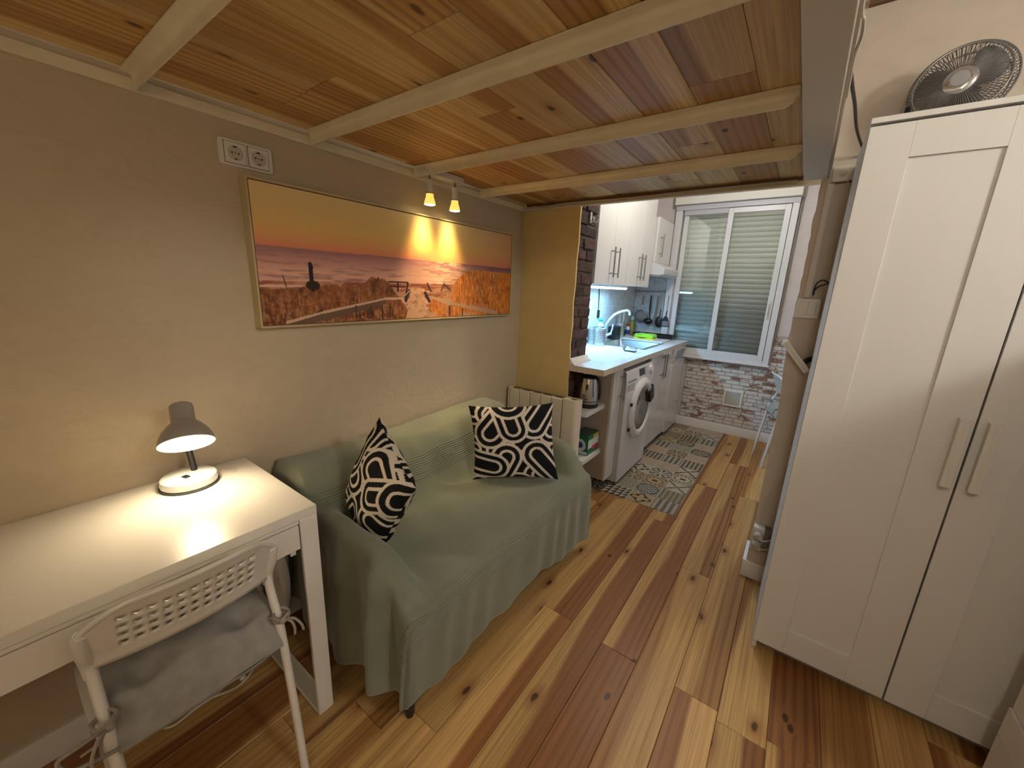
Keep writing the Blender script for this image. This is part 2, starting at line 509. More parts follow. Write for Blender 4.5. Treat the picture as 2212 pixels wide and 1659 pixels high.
def rough_brick(parent, x0, x1, y0, y1, z0, z1, j=.004, m=None, face='x'):
    v = []
    for x in (x0, x1):
        for y in (y0, y1):
            for z in (z0, z1):
                v.append((x+random.uniform(-j, j), y+random.uniform(-j, j), z+random.uniform(-j, j)))
    mb = MB().add(v, [(0, 1, 3, 2), (4, 6, 7, 5), (0, 4, 5, 1), (2, 3, 7, 6), (0, 2, 6, 4), (1, 5, 7, 3)])
    return mb.build('brick', m or M_oldbrick, parent, origin='c', bevel=.004, seg=1)
z = 0.02; row = 0
while z < 2.05:
    h = random.uniform(.052, .064)
    ys = [2.088, 2.322] if row % 3 == 0 else ([2.088, 2.20, 2.322] if row % 3 == 1 else [2.088, 2.155, 2.322])
    for a, b in zip(ys[:-1], ys[1:]):
        rough_brick(core, .35, .400+random.uniform(-.006, .004), a+.006, b-.006, z, z+h)
    z += h+.013; row += 1

# --- far wall: window wall with whitewashed brick tiles below and plaster above
WX0, WX1, WZ0, WZ1 = .365, 1.345, .765, 2.235   # window opening
mb = MB()
mb.box(-.05, WX0, YF, YF+.15, -.05, H+.2).box(WX1, 2.1, YF, YF+.15, -.05, H+.2).box(WX0, WX1, YF, YF+.15, -.05, WZ0).box(WX0, WX1, YF, YF+.15, WZ1, H+.2)
wf = struct(mb, 'wall_far', M_kwhite, 'kitchen end wall with whitewashed brick tiles under the window')
N = NT('tile_joint'); N.b.inputs['Base Color'].default_value = (.46, .40, .34, 1); N.b.inputs['Roughness'].default_value = .9
M_joint = N.m
back = MB().box(.64, WX1, YF-.004, YF, .095, WZ0).box(WX1, 1.88, YF-.004, YF, .095, 1.04).build('joint_bed', M_joint, wf)
N = NT('whitewashed_brick'); P = N.pos
nA = N.noise(N.map(P, (1, 1, 2.4)), 7.5, 6, .68, .4); nB = N.noise(N.map(P, (1, 1, 1.8)), 38, 4, .6)
f = N.math('ADD', N.math('MULTIPLY', nA, .8), N.math('MULTIPLY', nB, .28))
f = N.math('ADD', f, N.math('MULTIPLY', N.math('SUBTRACT', N.rnd, .5), .20))
red = N.ramp(N.noise(P, 60, 4), [(.3, (.20, .085, .05)), (.7, (.36, .19, .13))])
wh = N.ramp(nB, [(.3, (.56, .50, .45)), (.6, (.76, .72, .68))])
N.link(N.mix(N.ramp(f, [(.585, 0.0), (.635, 1.0)]), wh, red), N.b.inputs['Base Color']); N.b.inputs['Roughness'].default_value = .6
N.bump(N.math('ADD', nB, N.noise(P, 140, 3)), .35, .003)
M_wbrick = N.m
brick_meshes = {}
def tile_brick(w, h):
    key = (round(w, 3), round(h, 3))
    if key not in brick_meshes:
        mb = MB(); d = .007; b = .003
        mb.add([(-w/2, 0, -h/2), (w/2, 0, -h/2), (w/2, 0, h/2), (-w/2, 0, h/2),
                (-w/2+b, -d, -h/2+b), (w/2-b, -d, -h/2+b), (w/2-b, -d, h/2-b), (-w/2+b, -d, h/2-b)],
               [(4, 5, 6, 7), (0, 1, 5, 4), (1, 2, 6, 5), (2, 3, 7, 6), (3, 0, 4, 7)])
        t = mb.build('brick', M_wbrick, None, origin=(0, 0, 0), sharp=10)
        brick_meshes[key] = t.data; bpy.data.objects.remove(t)
    return brick_meshes[key]
bh = .0385; z = .098; row = 0
while z+bh < 1.045:
    top = z+bh
    xa = .645 if top < WZ0+.01 else WX1+.035
    x = xa - (.055 if row % 2 else 0)
    while x < 1.88:
        w = random.choice((.085, .11, .125))
        a, b = max(x, xa), min(x+w, 1.88)
        if b-a > .025:
            w_ = round((b-a-.004)/.005)*.005
            o = bpy.data.objects.new('brick', tile_brick(w_, bh-.004)); COL.objects.link(o); o.parent = wf
            o.location = Vector((a+(b-a)/2, YF-.0035+random.uniform(-.0015, .0015), z+bh/2)) - world_loc(wf)
        x += w
    z += bh; row += 1
struct(MB().prism([(YF, 0), (YF-.016, 0), (YF-.016, .082), (YF-.010, .095), (YF, .095)], 'x', .60, 1.88), 'baseboard_far', M_trimw, 'white skirting board under the brick tiles')
struct(MB().prism([(YP, 0), (YP-.016, 0), (YP-.016, .075), (YP-.010, .086), (YP, .086)], 'x', 1.514, 1.66).box(1.514, 1.529, YP-.0, YP+.19, 0, .086), 'baseboard_right', M_trimw, 'short white skirting board on the beige partition')
mb = MB(); n = [(.001, 0), (.016, 0), (.016, .075), (.010, .086), (0, .086)]
mb.prism(n, 'y', YB, 2.07)
struct(mb, 'baseboard_left', M_trimw, 'white skirting board along the cream wall under the desk')
struct(MB().box(1.545, XR, YP-.02, YP, 2.425, H), 'trim_1', M_brown, 'brown strip where the beige wall meets the ceiling')

# --- marble look splash-back tiles
N = NT('marble_tile'); P = N.pos
n1 = N.noise(P, 4.5, 7, .62, 1.6)
vein = N.ramp(N.math('ABSOLUTE', N.math('SUBTRACT', n1, .5)), [(.0, 1.0), (.018, .25), (.05, 0.0)])
cl = N.ramp(N.noise(P, 3, 3), [(.35, (.68, .67, .66)), (.65, (.76, .745, .73))])
N.link(N.mix(N.math('MULTIPLY', vein, .6), cl, (.36, .36, .37)), N.b.inputs['Base Color']); N.b.inputs['Roughness'].default_value = .18
M_marble = N.m
sp = struct(MB().box(0, .006, 2.325, YF, .90, 1.47).box(0, .43, YF-.006, YF, .90, 1.60), 'wall_splashback', mat('grout', (.45, .43, .41), .8), 'pale marble-look tile splash-back behind the counter')
for y0, y1 in ((2.33, 2.73), (2.733, 3.13), (3.133, 3.53), (3.533, 3.93), (3.933, 4.292)):
    for z0, z1 in ((.90, 1.225), (1.228, 1.47)):
        MB().box(.006, .0085, y0, y1, z0, z1).build('tile', M_marble, sp, origin='c')
for z0, z1 in ((.90, 1.225), (1.228, 1.60)):
    MB().box(.012, .20, YF-.0085, YF-.006, z0, z1).build('tile', M_marble, sp, origin='c')
    MB().box(.203, .425, YF-.0085, YF-.006, z0, z1).build('tile', M_marble, sp, origin='c')

# ================================================================== LOFT PLATFORM
loft = thing('loft_platform', 'low pine plank loft on cream painted steel joists above the sofa', 'loft', (.76, .3, 1.85))
LP = .147; LB = 1.888
rows = []
x = 1.362
while x > -.1: rows.append(x); x -= LP
rows = [1.452] + rows
lends = {1: [1.03], 2: [-.3, 1.45], 3: [.2, 1.9], 4: [-.6, .515], 5: [.905, -.7], 6: [.1, 1.5], 7: [.525, -.5], 8: [.53, 1.75], 9: [-.2, 1.1]}
for i in range(len(rows)):
    xr_ = rows[i]; xl_ = rows[i+1] if i+1 < len(rows) else .028
    xl_ = max(xl_, .028)
    if xr_-xl_ < .02: continue
    cuts = sorted([-1.55] + lends.get(i, [.3]) + [2.055])
    for a, b in zip(cuts[:-1], cuts[1:]):
        plank(loft, 'plank', xl_+.0006, xr_-.0006, a+.0005, b-.0005, LB+.022, LB, M_loft, .0015)
for y in (.227, .696, 1.169, 1.630):
    mb = MB()
    # vertical leg with a rounded lower corner at its right end, and the flat leg under the planks
    prof = [(.014, 1.850), (1.412, 1.850)] + [(1.412+.028*math.sin(a), 1.878-.028*math.cos(a)) for a in (.4, .8, 1.2, 1.57)] + [(1.44, LB-.001), (.014, LB-.001)]
    mb.prism(prof, 'y', y, y+.005)
    # flat leg and inner fillet
    sec = [(y-.026, LB-.001), (y-.026, LB-.005), (y-.010, LB-.006), (y-.005, LB-.008), (y-.002, LB-.012), (y, LB-.019), (y, LB-.001)]
    mb.prism(sec, 'x', .030, 1.445, smooth=True)
    mb.build('joist', M_cream, loft, sharp=50)
MB().box(.0015, .012, -1.55, 2.06, 1.850, 1.879).build('wall_ledger', M_cream, loft, bevel=.001)
mb = MB().box(1.452, 1.530, -1.55, 1.995, 1.856, 2.02)
mb.build('edge_beam', M_beam, loft, bevel=.003)
MB().box(1.530, 1.536, -1.5, 1.985, 1.861, 1.872).box(1.530, 1.538, 1.2, 1.985, 1.884, 1.894).box(1.530, 1.534, -1.5, 1.985, 1.91, 1.92).build('beam_flange', M_beam, loft)
MB().prism([(2.045, 1.852), (2.066, 1.852), (2.066, 1.874), (2.060, 1.874), (2.060, 1.858), (2.045, 1.858)], 'x', .01, 1.53).build('end_angle', M_cream, loft)
MB().box(.03, 1.452, 2.0552, 2.0595, 1.874, 1.91).build('end_board', M_brown, loft)
MB().tube(smooth_path([(.03, 2.04, 1.857), (.10, 2.03, 1.868), (.18, 2.035, 1.862), (.34, 2.03, 1.87), (.7, 2.038, 1.868), (1.1, 2.03, 1.87), (1.43, 2.04, 1.872)], 6), .0035, 6).build('taped_cable', M_greyplug, loft)
# bolted end plate of the edge beam on the partition
bp = thing('bolted_plate', 'painted steel plate with one bolt fixing the loft beam to the wall', 'plate', (1.58, 1.993, 1.84))
MB().box(1.545, 1.70, 1.993, 1.999, 1.842, 1.900).build('plate', M_beam, bp, bevel=.001)
mb = MB(); mb.lathe([(0, .012), (.006, .011), (.0075, .008), (.0085, .006), (.011, .0055), (.012, 0)], 12, M=axis_frame((1.577, 1.993, 1.871), (0, -1, 0)))
mb.build('bolt', M_beam, bp)
MB().box(1.545, 1.70, 1.990, 1.9995, 1.836, 1.842).build('lower_edge', M_brown, bp)
tag(MB().tube(smooth_path([(1.596, 1.992, 1.846), (1.598, 1.985, 1.832), (1.606, 1.980, 1.824), (1.614, 1.980, 1.826), (1.618, 1.984, 1.834)], 5), .0018, 6).build('cup_hook', M_cable), 'small wire hook under the bolted plate by the wardrobe', 'hook')
# cables along the beam
tag(MB().tube(smooth_path([(1.5335, .60, 1.880), (1.5345, .86, 1.879), (1.541, .90, 1.872), (1.5425, .95, 1.868), (1.5385, 1.01, 1.872), (1.5375, 1.08, 1.876), (1.5385, 1.25, 1.877)], 6), .0032, 6).build('beam_cable', M_greyplug), 'thin grey cable sagging along the side of the loft beam', 'cable')
tag(MB().tube(smooth_path([(1.537, 1.17, 1.897), (1.545, 1.25, 1.898), (1.560, 1.45, 1.925), (1.585, 1.75, 1.945), (1.6295, 1.985, 1.93), (1.66, 1.99, 1.88)], 6), .0045, 6).build('black_cable', M_black), 'black cable running from the loft beam down behind the wardrobe', 'cable')

# ================================================================== WINDOW AND SHUTTER
win = thing('window_1', 'white two-panel sliding window with a closed roller shutter behind', None, (.855, 4.25, .765), kind='structure')
f0, f1 = 4.245, 4.31
MB().box(WX0-.02, WX0+.045, f0, f1, WZ0-.005, WZ1).box(WX1-.03, WX1+.02, f0, f1, WZ0-.005, WZ1).box(WX0+.045, WX1-.03, f0, f1, WZ1-.045, WZ1).box(WX0+.045, WX1-.03, f0, f1, WZ0-.005, WZ0+.03).build('outer_frame', M_alu, win, bevel=.003)
def sash(x0, x1, y, name):
    s = MB().box(x0, x0+.045, y, y+.022, WZ0+.03, WZ1-.05).box(x1-.045, x1, y, y+.022, WZ0+.03, WZ1-.05).box(x0+.045, x1-.045, y, y+.022, WZ0+.03, WZ0+.08).box(x0+.045, x1-.045, y, y+.022, WZ1-.095, WZ1-.05)
    return s.build(name, M_alu, win, bevel=.002)
sl = sash(.425, .865, 4.272, 'sash'); sr = sash(.822, 1.310, 4.248, 'sash')
N = NT('window_glass')
gl = N.node('ShaderNodeBsdfGlossy'); gl.inputs['Roughness'].default_value = .01; gl.inputs['Color'].default_value = (1, 1, 1, 1)
tr = N.node('ShaderNodeBsdfTransparent'); tr.inputs['Color'].default_value = (.95, .975, .965, 1)
fr = N.node('ShaderNodeFresnel'); fr.inputs['IOR'].default_value = 1.6
mx = N.node('ShaderNodeMixShader'); N.link(N.math('MULTIPLY', fr.outputs[0], 1.3, clamp=True), mx.inputs[0]); N.link(tr.outputs[0], mx.inputs[1]); N.link(gl.outputs[0], mx.inputs[2])
N.link(mx.outputs[0], N.n['Material Output'].inputs['Surface'])
M_glass = N.m
MB().box(.465, .825, 4.282, 4.285, WZ0+.075, WZ1-.09).build('pane', M_glass, sl)
MB().box(.862, 1.27, 4.257, 4.260, WZ0+.075, WZ1-.09).build('pane', M_glass, sr)
MB().box(1.278, 1.294, 4.238, 4.249, 1.19, 1.36).build('latch_plate', M_alu, sr, bevel=.003)
MB().box(1.282, 1.290, 4.230, 4.239, 1.22, 1.31).cyl((1.286, 4.240, 1.325), (1.286, 4.232, 1.325), .006).build('latch', M_steel, sr)
MB().box(.425, .82, 4.250, 4.272, WZ1-.09, WZ1-.045).build('top_rail', mat('rail_grey', (.5, .5, .53), .4), win)
MB().box(WX0-.03, WX1+.03, 4.236, 4.30, WZ0-.022, WZ0-.003).build('sill', M_alu, win, bevel=.003)
sh = thing('roller_shutter', 'closed pale green-grey roller shutter outside the kitchen window', 'shutter', (.855, 4.35, .765))
N = NT('shutter_pvc'); N.b.inputs['Base Color'].default_value = (.82, .82, .77, 1); N.b.inputs['Roughness'].default_value = .4
M_shut = N.m
prof = [(0, 0), (.004, .004), (.009, .014), (.011, .024), (.010, .036), (.006, .044), (.0015, .0465), (0, .047), (-.004, .047), (-.004, 0)]
smb = MB().prism([(-p[0], p[1]) for p in prof], 'x', -.485, .485, smooth=True)
first = smb.build('slat', M_shut, sh, local=True, sharp=60)
zz = WZ0-.02; i = 0
while zz < WZ1+.03:
    o = first if i == 0 else first.copy()
    if i: COL.objects.link(o); o.parent = sh
    o.location = (0, .015, zz - .765); zz += .0475; i += 1
sb = tag(MB().box(.335, 1.372, 4.20, 4.298, 2.238, 2.40).build('shutter_box', mat('shutter_box_cream', (.76, .72, .64), .5), bevel=.004), 'cream roller shutter box above the kitchen window', 'shutter box')
MB().box(.345, 1.366, 4.236, 4.245, 2.190, 2.236).build('box_rail', mat('rail_grey', (.5, .5, .53), .4), sb)
tag(MB().box(1.366, 1.384, 4.27, 4.298, .965, 2.236).build('strap_guide', mat('strap_grey', (.26, .235, .20), .6), bevel=.002), 'narrow grey-brown strap channel along the right of the window', 'strap')

# ================================================================== KITCHEN
CT = .92
mb = MB()
mb.prism([(.392, 2.072), (.64, 2.072), (.64, 4.235), (.0085, 4.235), (.0085, 2.33), (.392, 2.33)], 'z', CT-.038, CT)
# sink cut-out is under the sink bowl rim
N = NT('counter_marble'); P = N.pos
n1 = N.noise(P, 3.2, 7, .6, 1.3)
vein = N.ramp(N.math('ABSOLUTE', N.math('SUBTRACT', n1, .5)), [(.0, 1.0), (.012, .3), (.035, 0.0)])
N.link(N.mix(N.math('MULTIPLY', vein, .5), (.74, .73, .71), (.40, .40, .41)), N.b.inputs['Base Color']); N.b.inputs['Roughness'].default_value = .25
M_counter = N.m
# worktop with the sink hole: built from strips
SX0, SX1, SY0, SY1 = .10, .515, 3.16, 3.70
mb = MB()
mb.box(.400, .64, 2.072, 2.33, CT-.038, CT)
mb.box(.009, .64, 2.33, SY0, CT-.038, CT).box(.009, SX0, SY0, SY1, CT-.038, CT).box(SX1, .64, SY0, SY1, CT-.038, CT).box(.009, .64, SY1, 4.235, CT-.038, CT)
wt = tag(mb.build('worktop', M_counter), 'white marble-look kitchen worktop with a pale front edge', 'worktop')
MB().box(.6402, .6412, 2.072, 4.235, CT-.038, CT-.001).box(.400, .6412, 2.0708, 2.0718, CT-.038, CT-.001).build('edge_band', mat('edge_band', (.62, .54, .44), .5), wt)
# white upstand strip lying along the brick
mb = MB().prism([(.4025, .0), (.438, .0), (.436, .006), (.420, .016), (.410, .034), (.4025, .040)], 'y', 2.075, 2.318)
mb.v = [(p[0], p[1], p[2]+CT+.0005) for p in mb.v]
tag(mb.build('upstand_strip', M_trimw), 'white curved strip sealing the worktop against the brick', 'trim strip')

def bar_handle(parent, x, y, z0, z1, xf):
    mb = MB().cyl((x, y, z0), (x, y, z1), .006, n=12)
    for zz in (z0+.028, z1-.028):
        mb.cyl((xf, y, zz), (x, y, zz), .0045, n=10)
    return mb.build('handle', M_handle, parent)
# end cabinet with side panel
c = thing('end_cabinet', 'narrow glossy white base cabinet with a bar handle beside the washing machine', 'cabinet', (.3, 2.38, .085))
MB().box(.06, .60, 2.34, 2.462, .085, .88).box(.40, .60, 2.31, 2.34, .085, .88).build('body', mat('cabinet_side', (.50, .42, .36), .5), c)
d = MB().box(.601, .62, 2.308, 2.462, .085, .878).build('door', M_gloss, c, bevel=.002)
bar_handle(d, .652, 2.43, .655, .85, .62)
for zt, nm in ((.645, 'upper'), (.320, 'lower')):
    sh_ = MB().box(.404, .572, 2.028, 2.309, zt-.032, zt).build('wall_shelf', M_white, bevel=.0015)
    tag(sh_, 'small white shelf carrying the steel kettle' if nm == 'upper' else 'small white shelf carrying the green detergent box', 'shelf', 'shelves at the end of the counter')
# washing machine
WMX, WY0, WY1 = .655, 2.468, 3.066
wm = thing('washing_machine', 'white front-loading washing machine with a black door catch under the worktop', 'washing machine', (.33, 2.77, 0))
M_wm = mat('appliance_white', (.76, .745, .74), .28)
mb = MB().box(.07, WMX-.02, WY0, WY1, .02, .85)
mb.build('body', M_wm, wm, bevel=.004)
MB().box(WMX-.02, WMX, WY0, WY1, .02, .70).build('front_panel', M_wm, wm, bevel=.008, seg=3)
MB().prism([(WMX-.02, .702), (WMX, .702), (WMX-.002, .76), (WMX-.018, .85), (WMX-.03, .85)], 'y', WY0, WY1).build('control_panel', M_wm, wm, bevel=.003)
def on_panel(y, t):     # point on the sloped control panel, t from 0 to 1
    return (WMX-.002-.016*t+.0006, y, .76+.09*t)
def panel_patch(y0, y1, t0, t1, name, m, th=.002):
    nrm = Vector((.09, 0, .016)).normalized()*th
    a = [Vector(on_panel(y, t)) for y, t in ((y0, t0), (y1, t0), (y1, t1), (y0, t1))]
    v = [tuple(p) for p in a] + [tuple(p+nrm) for p in a]
    return MB().add(v, [(3, 2, 1, 0), (4, 5, 6, 7), (0, 1, 5, 4), (1, 2, 6, 5), (2, 3, 7, 6), (3, 0, 4, 7)]).build(name, m, wm)
panel_patch(2.735, 2.855, .22, .80, 'display', mat('display_dark', (.03, .04, .04), .2))
panel_patch(2.87, 2.985, .1, .9, 'dial_plate', mat('dial_plate', (.62, .61, .62), .3))
mb = MB(); mb.lathe([(0, .02), (.028, .018), (.032, .004), (.036, 0)], 20, M=axis_frame(on_panel(2.99, .48), (.98, 0, .17))); mb.build('dial', M_wm, wm)
for i in range(5):
    panel_patch(2.51+.035*i, 2.525+.035*i, .05, .2, 'button', mat('button_grey', (.22, .22, .23), .4))
text_part('brand_print', 'Candy', .042, frame((WMX-.0140, 2.505, .825), (0, 1, 0), (-.17, 0, .98), (.98, 0, .17)), mat('print_black', (.03, .03, .03), .5), wm)
MB().box(WMX, WMX+.002, 2.495, 2.625, .712, .755).build('soap_drawer', mat('drawer_grey', (.50, .49, .50), .3), wm, bevel=.002)
dc = (WMX, 2.79, .525); Md = axis_frame(dc, (1, 0, 0))
dr = MB().lathe([(.235, 0), (.238, .008), (.232, .020), (.205, .034), (.175, .030), (.165, .020)], 48, M=Md).build('door', mat('door_ring', (.80, .79, .78), .18), wm)
MB().lathe([(.168, .021), (.12, .016), (.06, .008), (.001, .005)], 40, M=Md).build('door_glass', mat('door_glass', (.05, .045, .042), .05, coat=1.0), dr)
mb = MB(); mb.prism([(2.79+.235*math.cos(a), .525+.235*math.sin(a)) for a in np.linspace(.20, .78, 8)] + [(2.79+.150*math.cos(a), .525+.150*math.sin(a)) for a in np.linspace(.70, .12, 8)], 'x', WMX+.018, WMX+.040)
mb.build('door_catch', M_black, dr, bevel=.003)
for zz in (.41, .60):
    MB().box(WMX+.008, WMX+.022, 2.553, 2.572, zz-.011, zz+.011).build('hinge_cover', M_black, dr)
for y in (WY0+.05, WY1-.05):
    MB().cyl((WMX-.06, y, .003), (WMX-.06, y, .022), .02).build('foot', M_rubber, wm)
# two further base cabinets, dishwasher
def base_cab(y0, y1, label, hy):
    c = thing('base_cabinet', label, 'cabinet', (.3, (y0+y1)/2, .08), group='base cabinets')
    MB().box(.06, .60, y0, y1, .08, .775).build('body', M_white, c)
    MB().box(.07, .55, y0, y1, 0.003, .08).build('plinth', mat('plinth_dark', (.10, .09, .085), .6), c)
    d = MB().box(.601, .62, y0+.002, y1-.002, .055, .878).build('door', M_gloss, c, bevel=.002)
    bar_handle(d, .652, hy, .655, .87, .62)
base_cab(3.09, 3.418, 'glossy white base cabinet right of the washing machine, handle on its far side', 3.385)
base_cab(3.422, 3.742, 'glossy white base cabinet left of the dishwasher, handle on its near side', 3.455)
dw = thing('dishwasher', 'slim white dishwasher with a scooped grip at the window end of the counter', 'dishwasher', (.3, 3.98, 0))
MB().box(.06, .60, 3.746, 4.215, .02, .88).build('body', M_wm, dw)
MB().prism(rrect(3.748, 4.215, .035, .745, .03, 5), 'x', .601, .63).build('door', M_gloss, dw, bevel=.002)
mb = MB().box(.601, .63, 3.748, 3.83, .75, .876).box(.601, .63, 4.19, 4.215, .75, .876).box(.601, .63, 3.83, 4.19, .85, .876)
mb.build('control_panel', M_gloss, dw, bevel=.002)
mb = MB(); mb.prism([(3.83, .85), (3.83, .79)] + [(4.01-.18*math.cos(a), .79-.035*math.sin(a)) for a in np.linspace(0, PI, 10)] + [(4.19, .85)], 'x', .601, .612)
mb.build('grip_recess', mat('grip_grey', (.40, .39, .40), .4), dw)
MB().box(.07, .56, 3.75, 4.21, .003, .02).build('plinth', mat('plinth_dark', (.10, .09, .085), .6), dw)

# upper cabinets
def upper(y0, y1, label):
    c = thing('upper_cabinet', label, 'cabinet', (.16, (y0+y1)/2, 1.433), group='upper kitchen cabinets')
    MB().box(.01, .310, y0, y1, 1.436, 2.28).build('body', M_white, c)
    ym = (y0+y1)/2
    for a, b, hy in ((y0, ym, ym-.045), (ym, y1, ym+.045)):
        d = MB().box(.312, .330, a+.0015, b-.0015, 1.433, 2.28).build('door', M_white, c, bevel=.0015)
        bar_handle(d, .362, hy, 1.485, 1.70, .330)
upper(2.49, 3.09, 'tall white double-door wall cabinet next to the brick pillar')
upper(3.092, 3.690, 'tall white double-door wall cabinet next to the extractor hood')
c = thing('hood_cabinet', 'short white single-door wall cabinet above the extractor hood', 'cabinet', (.17, 4.0, 1.66))
MB().box(.01, .335, 3.715, 4.19, 1.662, 2.055).build('body', M_white, c)
d = MB().box(.337, .356, 3.713, 4.192, 1.660, 2.056).build('door', M_white, c, bevel=.0015)
bar_handle(d, .388, 3.80, 1.715, 1.915, .356)
hd = thing('extractor_hood', 'thin white extractor hood under the short wall cabinet', 'hood', (.23, 3.95, 1.55))
M_hood = mat('hood_white', (.66, .66, .67), .35)
MB().prism([(.01, 1.56), (.43, 1.548), (.455, 1.554), (.455, 1.605), (.36, 1.658), (.01, 1.658)], 'y', 3.70, 4.195).build('body', M_hood, hd, bevel=.003)
MB().box(.02, .42, 3.71, 4.185, 1.535, 1.548).build('filter', M_steel, hd)
for i in range(3):
    mb = MB(); mb.lathe([(0, .004), (.010, .004), (.011, 0)], 14, M=axis_frame((.412, 4.03+.045*i, 1.630), (.49, 0, .87))); mb.build('button', mat('hood_button', (.85, .85, .86), .3), hd)
# led bar under the cabinets
led = thing('led_light_bar', 'glowing cool white LED bar fixed under the wall cabinet', 'light', (.2, 3.0, 1.40))
MB().box(.185, .225, 2.50, 3.44, 1.418, 1.4325).build('housing', M_plast, led)
MB().prism([(.187, 1.418), (.190, 1.408), (.198, 1.402), (.212, 1.402), (.220, 1.408), (.223, 1.418)], 'y', 2.502, 3.438).build('diffuser', mat('led_diffuser', (.8, .9, 1), .4, emit=(.62, .88, 1.0), estr=6.0), led)
ll = lamp('led_light', 'AREA', (.205, 2.97, 1.398), 11.0, (.26, .62, 1.0), shape='RECTANGLE', size=.04, size_y=.90)
ll.rotation_euler = (0, -.10, 0)
tag(MB().tube(smooth_path([(.012, 3.30, 1.425), (.013, 3.31, 1.36), (.012, 3.32, 1.28), (.012, 3.325, 1.21)], 5), .004, 6).box(.0087, .022, 3.31, 3.34, 1.14, 1.21).build('led_cable', M_black), 'black lamp cable with an inline plug on the splash-back', 'cable')

# --- sink, tap and things on the worktop
sk = thing('kitchen_sink', 'stainless steel inset sink in the worktop under the wall cabinets', 'sink', (.3, 3.43, .80))
mb = MB().box(SX0-.02, SX1+.02, SY0-.02, SY0+.006, CT+.0005, CT+.004).box(SX0-.02, SX1+.02, SY1-.006, SY1+.02, CT+.0005, CT+.004).box(SX0-.02, SX0+.006, SY0+.006, SY1-.006, CT+.0005, CT+.004).box(SX1-.006, SX1+.02, SY0+.006, SY1-.006, CT+.0005, CT+.004)
mb.build('rim', M_steel, sk)
a, b, c_, d_, e_ = SX0+.004, SX1-.004, SY0+.004, SY1-.004, CT-.13
mb = MB().add([(a, c_, CT), (b, c_, CT), (b, d_, CT), (a, d_, CT), (a+.03, c_+.03, e_), (b-.03, c_+.03, e_), (b-.03, d_-.03, e_), (a+.03, d_-.03, e_)],
              [(4, 5, 6, 7), (0, 4, 7, 3), (1, 2, 6, 5), (0, 1, 5, 4), (2, 3, 7, 6)])
mb.build('bowl', M_steel, sk, bevel=.015, seg=3)
MB().lathe([(.028, .001), (.030, .003), (.02, .0035), (.001, .001)], 18, o=(.3, 3.45, e_)).build('drain', M_chrome, sk)
tp = thing('sink_tap', 'white arched kitchen tap with a side lever behind the sink', 'tap', (.044, 3.42, CT))
M_tap = mat('tap_white', (.72, .74, .76), .15, coat=.5)
MB().lathe([(.028, .0), (.028, .012), (.022, .02), (.021, .075), (.016, .085), (.0, .088)], 18, o=(.044, 3.42, CT)).build('body', M_tap, tp)
MB().tube(smooth_path([(.044, 3.418, .99), (.075, 3.385, 1.06), (.105, 3.375, 1.12), (.15, 3.40, 1.18), (.20, 3.47, 1.21), (.225, 3.52, 1.212), (.235, 3.535, 1.19), (.236, 3.537, 1.172)], 5), .0115, 10).build('spout', M_tap, tp)
MB().cyl((.048, 3.44, .965), (.075, 3.52, .985), .014, .014).tube(smooth_path([(.075, 3.52, .985), (.082, 3.53, 1.03), (.085, 3.535, 1.075)], 4), [.008]*9, 8).build('lever', M_tap, tp)
N = NT('perforated_steel')
sp_ = N.node('ShaderNodeSeparateXYZ'); N.link(N.obj, sp_.inputs[0])
ang = N.math('MULTIPLY', N.math('ARCTAN2', sp_.outputs[1], sp_.outputs[0]), 20/(2*PI))
vz = N.math('MULTIPLY', sp_.outputs[2], 1/.0142)
du = N.math('SUBTRACT', N.math('FRACT', ang), .5); dv = N.math('SUBTRACT', N.math('FRACT', vz), .5)
rr = N.math('SQRT', N.math('ADD', N.math('MULTIPLY', du, du), N.math('MULTIPLY', dv, dv)))
inside = N.math('LESS_THAN', rr, .27)
rowok = N.math('MULTIPLY', N.math('GREATER_THAN', sp_.outputs[2], .022), N.math('LESS_THAN', sp_.outputs[2], .128))
hole = N.math('MULTIPLY', inside, rowok)
N.link(N.mix(hole, (.66, .67, .68), (.03, .03, .035)), N.b.inputs['Base Color']); N.b.inputs['Metallic'].default_value = .9; N.b.inputs['Roughness'].default_value = .3
M_perf = N.m
def holder(x, y, label, r=.046, h=.148, base=False):
    t = thing('utensil_holder', label, 'utensil holder', (x, y, CT+(.0045 if base else .0005)), group='perforated steel holders')
    z0 = .008 if base else 0
    MB().lathe([(r-.002, .004+z0), (r, .002+z0), (r, h), (r-.002, h+.001), (r-.003, h), (r-.003, .006+z0), (.001, .006+z0)], 40).build('cup', M_perf, t, local=True)
    MB().lathe([(.001, 0), (r+.002, 0), (r+.002, .010), (r-.001, .011)], 32).build('foot_ring', M_black if base else M_steel, t, local=True)
    return t
holder(.155, 3.09, 'perforated steel holder in front of the tap, the nearer of two')
holder(.062, 3.16, 'perforated steel holder behind the tap spout, close to the wall tiles')
holder(.055, 3.80, 'perforated steel holder with wooden cutlery on a black foot', r=.050, base=True)
M_bamboo = mat('pale_wood_cutlery', (.66, .56, .48), .5)
